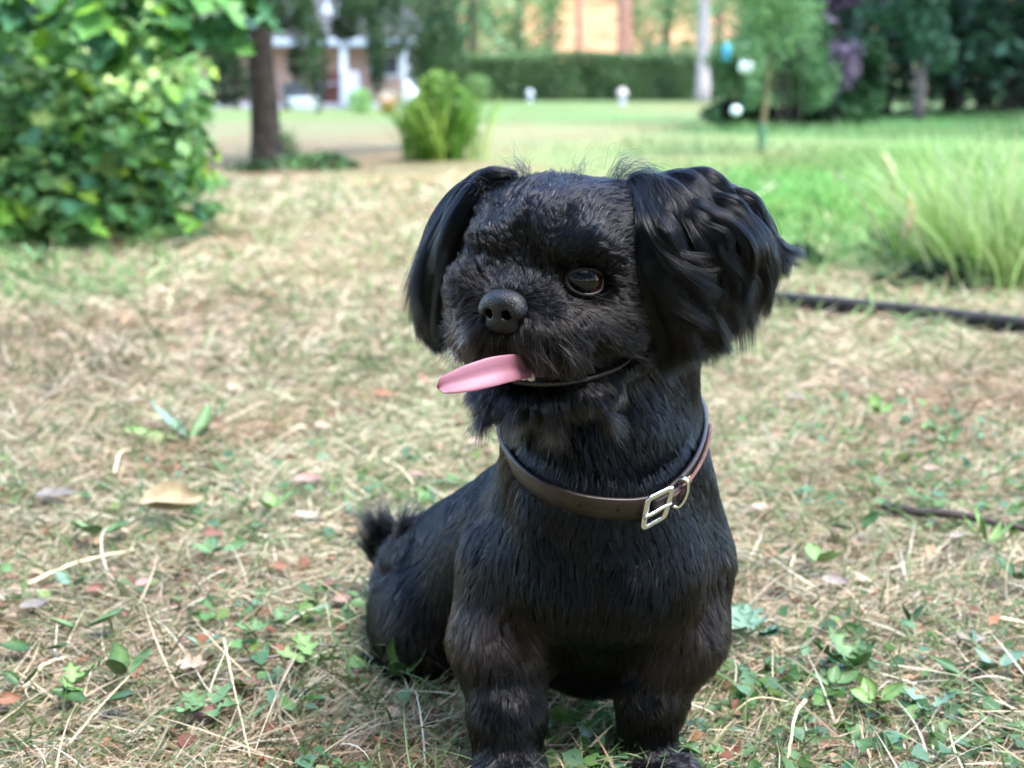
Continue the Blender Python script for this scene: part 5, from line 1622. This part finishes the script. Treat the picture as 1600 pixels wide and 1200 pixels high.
# white things at the hedge foot
for px, py, w_, h_, col, nm, lab in ((828, 159, 12, 19, (.5, .52, .54), "garden_light", "small white garden light at the left foot of the hedge"), (972, 163, 17, 25, (.5, .45, .40), "stone_ornament", "cream coloured stone ornament at the middle foot of the hedge")):
    g = GT(px, py); s_ = mpp(g); w2, h2 = w_ * s_ * .5, h_ * s_
    t = empty(nm, tuple(g), lab, "garden ornament")
    mb = MB(); mb.lathe([(w2 * .8, 0), (w2 * .8, h2 * .12), (w2 * .35, h2 * .2), (w2 * .35, h2 * .35)], tuple(g), 14); mb.build("foot", post_m, t)
    mb = MB(); mb.lathe([(w2 * .4, h2 * .35), (w2 * .95, h2 * .5), (w2, h2 * .7), (w2 * .6, h2 * .92), (w2 * .1, h2)], tuple(g), 16); mb.build("head", mat_plain(nm + "_white", col, .5), t, smooth=True)
g = GT(972, 152)
# ---------- trees by and behind the hedge
def tree(px, py, wpx, top, kindm, label, crown=None, cols=None, seed=1, n=2500, size=.16, name="pine_tree", group=None, lean=0, shell=.4, gap=.3, fs=1.0, aspect=.5):
    g = GT(px, py) if not isinstance(py, float) else np.array([P(px, 140, py)[0], py, float(hz(P(px, 140, py)[0], py))])
    s = mpp(g); t = empty(name, tuple(g), label, "tree", group)
    trunk(t, [g - np.array([0, 0, .1]), up(g, top * .3, lean * .3), up(g, top * .65, lean * .6), up(g, top, lean)], wpx * s * .5, wpx * s * .3, kindm, seed=seed)
    if crown:
        bl = [(g + np.array(c), r) for c, r in crown]
        cloud("crown", bl, n, size, cols, t, seed=seed, fs=fs, shell=shell, gap=gap, aspect=aspect)
    return t
gre = [(78, 128, 72), (112, 168, 98), (145, 200, 122), (175, 220, 145)]
pale = [(120, 172, 105), (160, 210, 135), (195, 230, 165)]
tree(1097, 158, 21, 9.0, wood_grey, "pale grey birch trunk at the right end of the hedge", [((0, 0, 6), (2.2, 2.2, 2.0)), ((.8, -.5, 3.8), (1.3, 1.2, .7)), ((-.3, 0, 4.6), (1.2, 1.2, .7))], gre, 71, 2600, name="birch_tree")
for i, (px, Y, w, m, lab) in enumerate(((861, 60.0, 15, wood_pine, "pinkish pine trunk, leftmost behind the hedge"), (905, 58.0, 13, wood_pine, "pinkish pine trunk in the middle behind the hedge"), (975, 61.0, 24, wood_pine, "thickest pinkish pine trunk behind the hedge"), (1122, 60.0, 14, wood_pine, "pinkish pine trunk beside the pale birch"))):
    tree(px, Y, w, 11, m, lab, [((0, 0, 8.5), (2, 2, 2.2)), ((.6, .3, 7), (1.6, 1.6, .8))], gre, 80 + i, 1500, group="pines behind the hedge")
def leafy(px, Y, r, h, label, cols, seed, n=4200, size=.22, low=.6, name="leafy_tree", w=18, base=wood_mid, group="leafy trees behind the hedge", gap=.25):
    return tree(px, float(Y), w, h * .75, base, label, [((0, 0, h * .45), (r, r * .8, h * .32)), ((r * .5, -.4, h * .68), (r * .7, r * .7, h * .26)), ((-r * .5, .3, h * .62), (r * .7, r * .7, h * .3)), ((0, -.3, low + .6), (r * .85, r * .7, .9))], cols, seed, n, size, name=name, group=group, gap=gap)
leafy(740, 54, 2.4, 7, "bright green leafy tree behind the left end of the hedge", pale, 90)
leafy(810, 57, 2.0, 6.5, "mid green leafy tree left of the pine trunks", gre, 91)
leafy(660, 52, 2.6, 8, "darker leafy tree above the terrace's right end", [(40, 72, 40), (66, 105, 58), (95, 140, 78)], 92)
leafy(1040, 62, 1.8, 6, "pale green leafy tree right of the pine trunks", pale, 93)
leafy(1165, 58, 2.6, 8, "mid green leafy tree behind the birch", gre, 94)
leafy(1260, 56, 2.4, 7, "green leafy tree behind the feathery conifer", gre, 95)
leafy(300, 50, 3.0, 8, "leafy tree left of the house", gre, 96, group="leafy trees beside the house")
leafy(180, 46, 3.2, 8, "dark leafy tree far left beyond the bush", [(30, 60, 30), (60, 100, 50), (90, 140, 70)], 97, group="leafy trees beside the house")
leafy(430, 58, 3.2, 9, "tall leafy tree behind the house roof", gre, 98, group="leafy trees beside the house")
leafy(560, 60, 3.2, 9, "tall dark leafy tree behind the house chimney side", [(40, 72, 40), (66, 105, 58), (95, 140, 78)], 99, group="leafy trees beside the house")

# bank of dry needles behind the pines, closed by woods
by0 = 64.0
bx = np.linspace(-60, 60, 61); bs = np.linspace(0, 1, 14)
BX, BS = np.meshgrid(bx, bs, indexing='ij')
BYv = by0 + BS * 26; BZ = hz(BX, BYv) - .1 + 7.5 * sst(0, 1, BS) + .35 * vnoise(np.stack([BX, BYv, BX * 0], -1), .35, 66) * sst(0, .2, BS)
V = np.stack([BX, BYv, BZ], -1).reshape(-1, 3); i0 = (np.arange(60)[:, None] * 14 + np.arange(13)[None]).ravel()
bank = mesh_obj("hillside", V, np.stack([i0, i0 + 14, i0 + 15, i0 + 1], 1), mat_plain("pine_needle_litter", tuple(lin((232, 176, 128)) * .45), .95, .1, noise=(.8, .3), bump=.05))
tag(bank, kind="structure")
wp = []
R = np.random.default_rng(67)
blobs = []
for k in range(105):
    x = R.uniform(-55, 55); s = R.uniform(.35, 1)
    if .5 < x < 6.0 and s < .6: continue
    y = by0 + s * 26; z = float(hz(x, y)) + 7.5 * float(sst(0, 1, s)); blobs.append((np.array([x, y, z + 2.2]), (3.2, 2.5, 3.0)))
for x in (-1.6, -4.2, -7, 9.0, 11.8, 14.5):
    blobs.append((np.array([x, by0 - .5, 1.4]), (1.9, 1.3, 2.6)))
for k in range(26):
    x = -55 + k * 4.4; blobs.append((np.array([x, by0 + 27, 11.0]), (3.4, 2.5, 4.5)))
for k in range(10):
    blobs.append((np.array([-8 - k * 3.5, by0 - 1, 2.0]), (2.6, 1.8, 3.2))); blobs.append((np.array([15 + k * 3.5, by0 - 6, 2.0]), (2.8, 1.8, 3.4)))
cloud("woodland", blobs, 46000, .55, [(80, 125, 75), (115, 165, 98), (150, 200, 125), (185, 220, 150)], None, seed=68, fs=.5, gap=.1, label="mass of green woodland closing the view on the slope behind", cat="woods")

# ---------- feathery conifer with hanging ornaments
fp0 = GT(1205, 203)
con = empty("feathery_conifer", tuple(fp0), "wide feathery light green conifer with hollow dark foot, right of the dog's ear", "tree")
s = mpp(fp0); Yc = fp0[1]
fb = [(at(1150, 115, Yc - .1), (.34, .35, .34)), (at(1220, 130, Yc - .05), (.4, .3, .22)), (at(1235, 70, Yc + .2), (.42, .4, .50)), (at(1270, 120, Yc), (.26, .3, .34)), (at(1200, 20, Yc + .2), (.42, .4, .40)), (at(1210, -60, Yc + .2), (.35, .35, .45)), (at(1125, 160, Yc + .1), (.18, .25, .22))]
cloud("foliage", fb, 22000, .075, [(75, 125, 75), (110, 165, 100), (145, 195, 128), (170, 215, 150)], con, seed=101, fs=4, aspect=.25, hang=.6, gap=.3)
cloud("shade_dark_boughs", [(at(1150, 180, Yc + .15), (.33, .25, .16)), (at(1220, 172, Yc + .2), (.40, .25, .20)), (at(1275, 178, Yc + .2), (.25, .25, .16))], 6500, .07, [(16, 32, 18), (30, 56, 30), (48, 80, 42)], con, seed=102, fs=4, aspect=.3, gap=.2)  # shade of the hollow foot is put into these darker leaf colours
for px, w in ((1228, 5), (1246, 4), (1213, 5)):
    g = GT(px, 205); trunk(con, [g, up(g, .3, .02), up(g, .8, -.02), up(g, 1.6, 0)], w * s * .5, w * s * .25, wood_dark, "stem", 8)
white_b = mat_plain("white_plastic_ball", (.80, .88, .84), .35)
for (px, py, d, lab) in ((1165, 104, 22, "larger white ball hanging in the feathery conifer"), (1150, 173, 16, "smaller white ball hanging low before the dark foot of the conifer")):
    c = at(px, py, Yc - .42); r = d * mpp(c) * .5
    t = empty("hanging_ball", tuple(c), lab, "ornament")
    prof = [(max(.001, r * math.sin(a)), -r * math.cos(a)) for a in np.linspace(0.05, 3.09, 12)]
    mb = MB(); mb.lathe(prof, tuple(c), 18); mb.build("ball", white_b, t, smooth=True)
    mb = MB(); mb.tube(np.array([c + [0, 0, r * .95], c + [0.0, .06, r + .10], c + [0, .25, r + .16]]), .003, 5); mb.build("string", wood_mid, t)
c = at(1136, 82, Yc - .30); hh = 26 * mpp(c); w2 = 6 * mpp(c)
t = empty("bird_feeder", tuple(c), "small turquoise hanging feeder at the left side of the conifer", "bird feeder")
mb = MB(); mb.lathe([(w2 * .3, -hh * .5), (w2, -hh * .4), (w2, hh * .3), (w2 * .4, hh * .5)], tuple(c), 14); mb.build("body", mat_plain("turquoise_plastic", (.03, .35, .55), .4), t, smooth=True)
mb = MB(); mb.tube(np.array([c + [0, 0, hh * .5], c + [0, .1, hh * .5 + .1], c + [0, .3, hh + .1]]), .003, 5); mb.build("string", wood_mid, t)
# young staked tree in front
yt = GT(1190, 238); ys_ = mpp(yt)
yg = empty("young_tree", tuple(yt), "slim young tree with a green trunk guard on the lawn before the conifer", "tree")
trunk(yg, [yt, at(1193, 190, yt[1]), at(1197, 140, yt[1]), at(1202, 90, yt[1]), at(1206, 20, yt[1])], 5.5 * ys_, 3 * ys_, wood_mid, seed=8)
cloud("crown", [(at(1190, 60, yt[1]), (.22, .2, .20)), (at(1225, 20, yt[1]), (.25, .2, .22)), (at(1180, -20, yt[1]), (.3, .25, .25)), (at(1210, -80, yt[1]), (.25, .25, .3))], 4000, .045, [(90, 140, 80), (125, 180, 105), (150, 200, 125)], yg, seed=103, fs=8, aspect=.3, gap=.45, shell=.1)
mb = MB(); mb.lathe([(7 * ys_, 0), (7 * ys_, 44 * ys_), (5.6 * ys_, 44 * ys_)], tuple(yt), 12); mb.build("trunk_guard", mat_plain("green_guard", tuple(lin((110, 165, 120)) * .5), .6), yg)

# purple leaved tree
pt = GT(1297, 200)
pur = tree(1297, 200, 14, 2.4, wood_dark, "purple leaved tree rising above the dark shrubs", [(tuple(at(1330, 40, GT(1297, 200)[1] - .2) - GT(1297, 200)), (.36, .3, .34)), (tuple(at(1310, 100, GT(1297, 200)[1] - .2) - GT(1297, 200)), (.20, .2, .26)), (tuple(at(1350, -40, GT(1297, 200)[1]) - GT(1297, 200)), (.5, .45, .4)), (tuple(at(1300, -30, GT(1297, 200)[1]) - GT(1297, 200)), (.3, .4, .4))],
           [(84, 66, 92), (112, 92, 122), (142, 122, 152), (112, 98, 114)], 104, 9000, .085, name="purple_tree", fs=3, gap=.25)
# light branch shrub beside it
g = GT(1368, 196)
sh = empty("leafy_shrub", tuple(g), "mid green shrub between the purple tree and the dark trees", "shrub")
cloud("foliage", [(at(1365, 105, g[1]), (.15, .2, .34)), (at(1350, 150, g[1]), (.22, .25, .22)), (at(1330, 178, g[1]), (.25, .25, .14))], 4500, .06, [(40, 78, 44), (66, 118, 66), (95, 150, 88)], sh, seed=105, fs=4, gap=.25)
mb = MB()
for k in range(5): mb.tube(np.array([g, up(g, .7, .12 * math.cos(k), .12 * math.sin(k))]), .012, 5)
mb.build("stem", wood_dark, sh)
# dark trees on the right
dk = [(24, 44, 30), (38, 66, 46), (56, 94, 66), (80, 125, 90)]
def darktree(px, Y, w, h, label, seed, cols=dk, blobs=None, n=6500, size=.14):
    x = P(px, 150, Y)[0]; g = np.array([x, Y, float(hz(x, Y))])
    t = empty("dark_tree", tuple(g), label, "tree", "shadowy trees at the right")
    trunk(t, [g - np.array([0, 0, .1]), up(g, h * .3), up(g, h * .6, .1), up(g, h)], w, w * .5, wood_dark if cols is dk else mat_plain('grey_bark', tuple(lin((120, 112, 104)) * .4), .9, noise=(14, .4)), seed=seed)
    cloud("crown", blobs or [((g + np.array([0, 0, h * .35])), (1.5, 1.3, h * .28)), (g + np.array([.6, 0, h * .6]), (1.6, 1.4, h * .25)), (g + np.array([-.6, .2, h * .75]), (1.4, 1.3, h * .28)), (g + np.array([0, .3, .8]), (1.5, 1.0, .8))], n, size, cols, t, seed=seed, fs=1.8, gap=.15)
darktree(1437, 17.0, .065, 4.5, "tree with bluish green hanging branch and grey trunk at the right", 110, [(50, 88, 70), (66, 112, 84), (100, 150, 116)],
         [(at(1440, 40, 17), (.26, .3, .42)), (at(1400, 10, 17), (.42, .3, .25)), (at(1470, 80, 17.2), (.16, .2, .25)), (at(1430, -60, 17.2), (.9, .8, .5))], 6000, .09)
darktree(1380, 21.0, .12, 5, "dark tree left of the hanging branch", 111)
darktree(1490, 22.0, .14, 5.5, "dark tree behind the grey trunk", 112)
darktree(1590, 20.0, .14, 5.5, "dark tree at the right edge", 113)
darktree(1320, 24.0, .12, 5.5, "dark tree behind the purple tree", 114)
darktree(1700, 19.0, .14, 5.5, "dark tree just beyond the right edge", 115)
darktree(1650, 23.0, .14, 6, "tall dark tree deep at the right edge", 116)
darktree(1540, 25.0, .14, 6, "tall dark tree between the right ones", 117)

# ornamental grass clump
og = GT(1555, 456)
orn = empty("ornamental_grass", tuple(og), "big fountain of pale green ornamental grass at the right edge", "ornamental grass")
n = 1900; R = np.random.default_rng(121); OGL = .37
ctr = [og + [.02, .0, 0], og + [-.02, .28, 0], og + [.19, .12, 0], og + [.35, .4, 0]]
k = R.integers(0, 4, n)
p = np.array(ctr)[k] + np.stack([R.normal(size=n) * .055, R.normal(size=n) * .06, np.zeros(n)], 1); p[:, 2] = hz(p[:, 0], p[:, 1])
hd = np.arctan2(p[:, 1] - np.array(ctr)[k][:, 1], p[:, 0] - np.array(ctr)[k][:, 0]) + R.normal(size=n) * .7
cc = (lin(np.array([(170, 205, 115), (195, 222, 145), (215, 230, 175), (145, 185, 95), (222, 215, 170)])) * .75)[R.choice(5, n, p=[.3, .27, .18, .17, .08])] * (.75 + .5 * R.random((n, 1)))
blades("leaves", p, hd, OGL * (.45 + .65 * R.random(n)), .0055 * (.6 + .6 * R.random(n)), 1.1 + .42 * R.random(n), .3 + 1.0 * R.random(n), cc, green_mat, 6, None, parent=orn)
def plume(px0, py0, px1, py1, Y):
    a = at(px0, py0, Y); b_ = at(px1, py1, Y); mb = MB(); mb.tube(catmull([a, (a + b_) / 2 + [.01, 0, 0], b_], 8), np.array([.004, .008, .012, .013, .012, .009, .006, .002]), 7); return mb
plume(1412, 372, 1420, 300, og[1] + .12).build("seed_head", cmat("seed_head_tan", (232, 205, 165), .75), orn)
plume(1395, 300, 1375, 235, og[1] + .3).build("seed_head", cmat("seed_head_pale", (200, 215, 150), .7), orn)
# low plants; dark leaves by the ornamental grass also stand in for shadow
for px, py, blobs_, lab, sd in ((1430, 412, [(0, 0, .05, .12, .09, .055)], "dark green low clump left of the ornamental grass", 131), (1250, 425, [(0, 0, .03, .055, .05, .035)], "small dark green tuft just right of the dog's ear", 132), (1500, 455, [(0, 0, .03, .20, .09, .04)], "dark leaf patch standing in for shadow at the foot of the ornamental grass", 133)):
    g = GT(px, py); t = empty("low_plant_shade", tuple(g), lab, "plant")
    cloud("foliage", [(g + np.array(b_[:3]), b_[3:]) for b_ in blobs_], 900, .022, [(24, 44, 26), (46, 80, 44), (80, 125, 70)], t, seed=sd, fs=25, gap=.1, shell=.2)

# lawn edging
e = [GT(a, b_) for a, b_ in ((1060, 478), (1190, 487), (1320, 500), (1450, 514), (1600, 533), (1900, 570))]
path = catmull(e, 40); path[:, 2] += .006
mb = MB(); V, F = [], []
for i in range(40):
    T_ = unit(np.gradient(path, axis=0)[i]); S_ = unit(np.cross(T_, [0, 0, 1]))
    for (a, b_) in ((-.017, -.02), (.017, -.02), (.017, .030), (.011, .036), (-.011, .036), (-.017, .030)):
        V.append(path[i] + S_ * a + np.array([0, 0, b_]))
for i in range(39):
    for j in range(6): F.append([i * 6 + j, i * 6 + (j + 1) % 6, (i + 1) * 6 + (j + 1) % 6, (i + 1) * 6 + j])
F += [list(range(6)), [39 * 6 + j for j in range(6)][::-1]]
ed = mesh_obj("lawn_edging", V, F, mat_plain("weathered_black_edging", (.018, .017, .016), .7, .3, noise=(25, .4), bump=.003), loc=path[0], smooth=False)
tag(ed, "dark narrow lawn edging strip crossing the grass right of the dog", "edging")

# unseen tree ring added behind and beside the camera to shape the light
blobs = []
for k in range(30):
    a = math.radians(100 + k * 160 / 29 + 10); d = 10 + 3 * math.sin(k * 2.1)
    x, y = d * math.sin(a), d * math.cos(a)
    blobs.append((np.array([x, y, 2.5]), (2.2, 2.2, 3.0))); blobs.append((np.array([x * 1.2, y * 1.2, 11.0]), (2.8, 2.8, 3.4))); blobs.append((np.array([x * 1.1, y * 1.1, 6.5]), (2.4, 2.4, 3.0)))
cloud("light_shaping_trees", blobs, 22000, .55, [(40, 70, 36), (70, 110, 56), (100, 150, 80)], None, seed=140, fs=.6, gap=.1, label="unseen ring of green trees added behind the camera to shape the light", cat="woods")
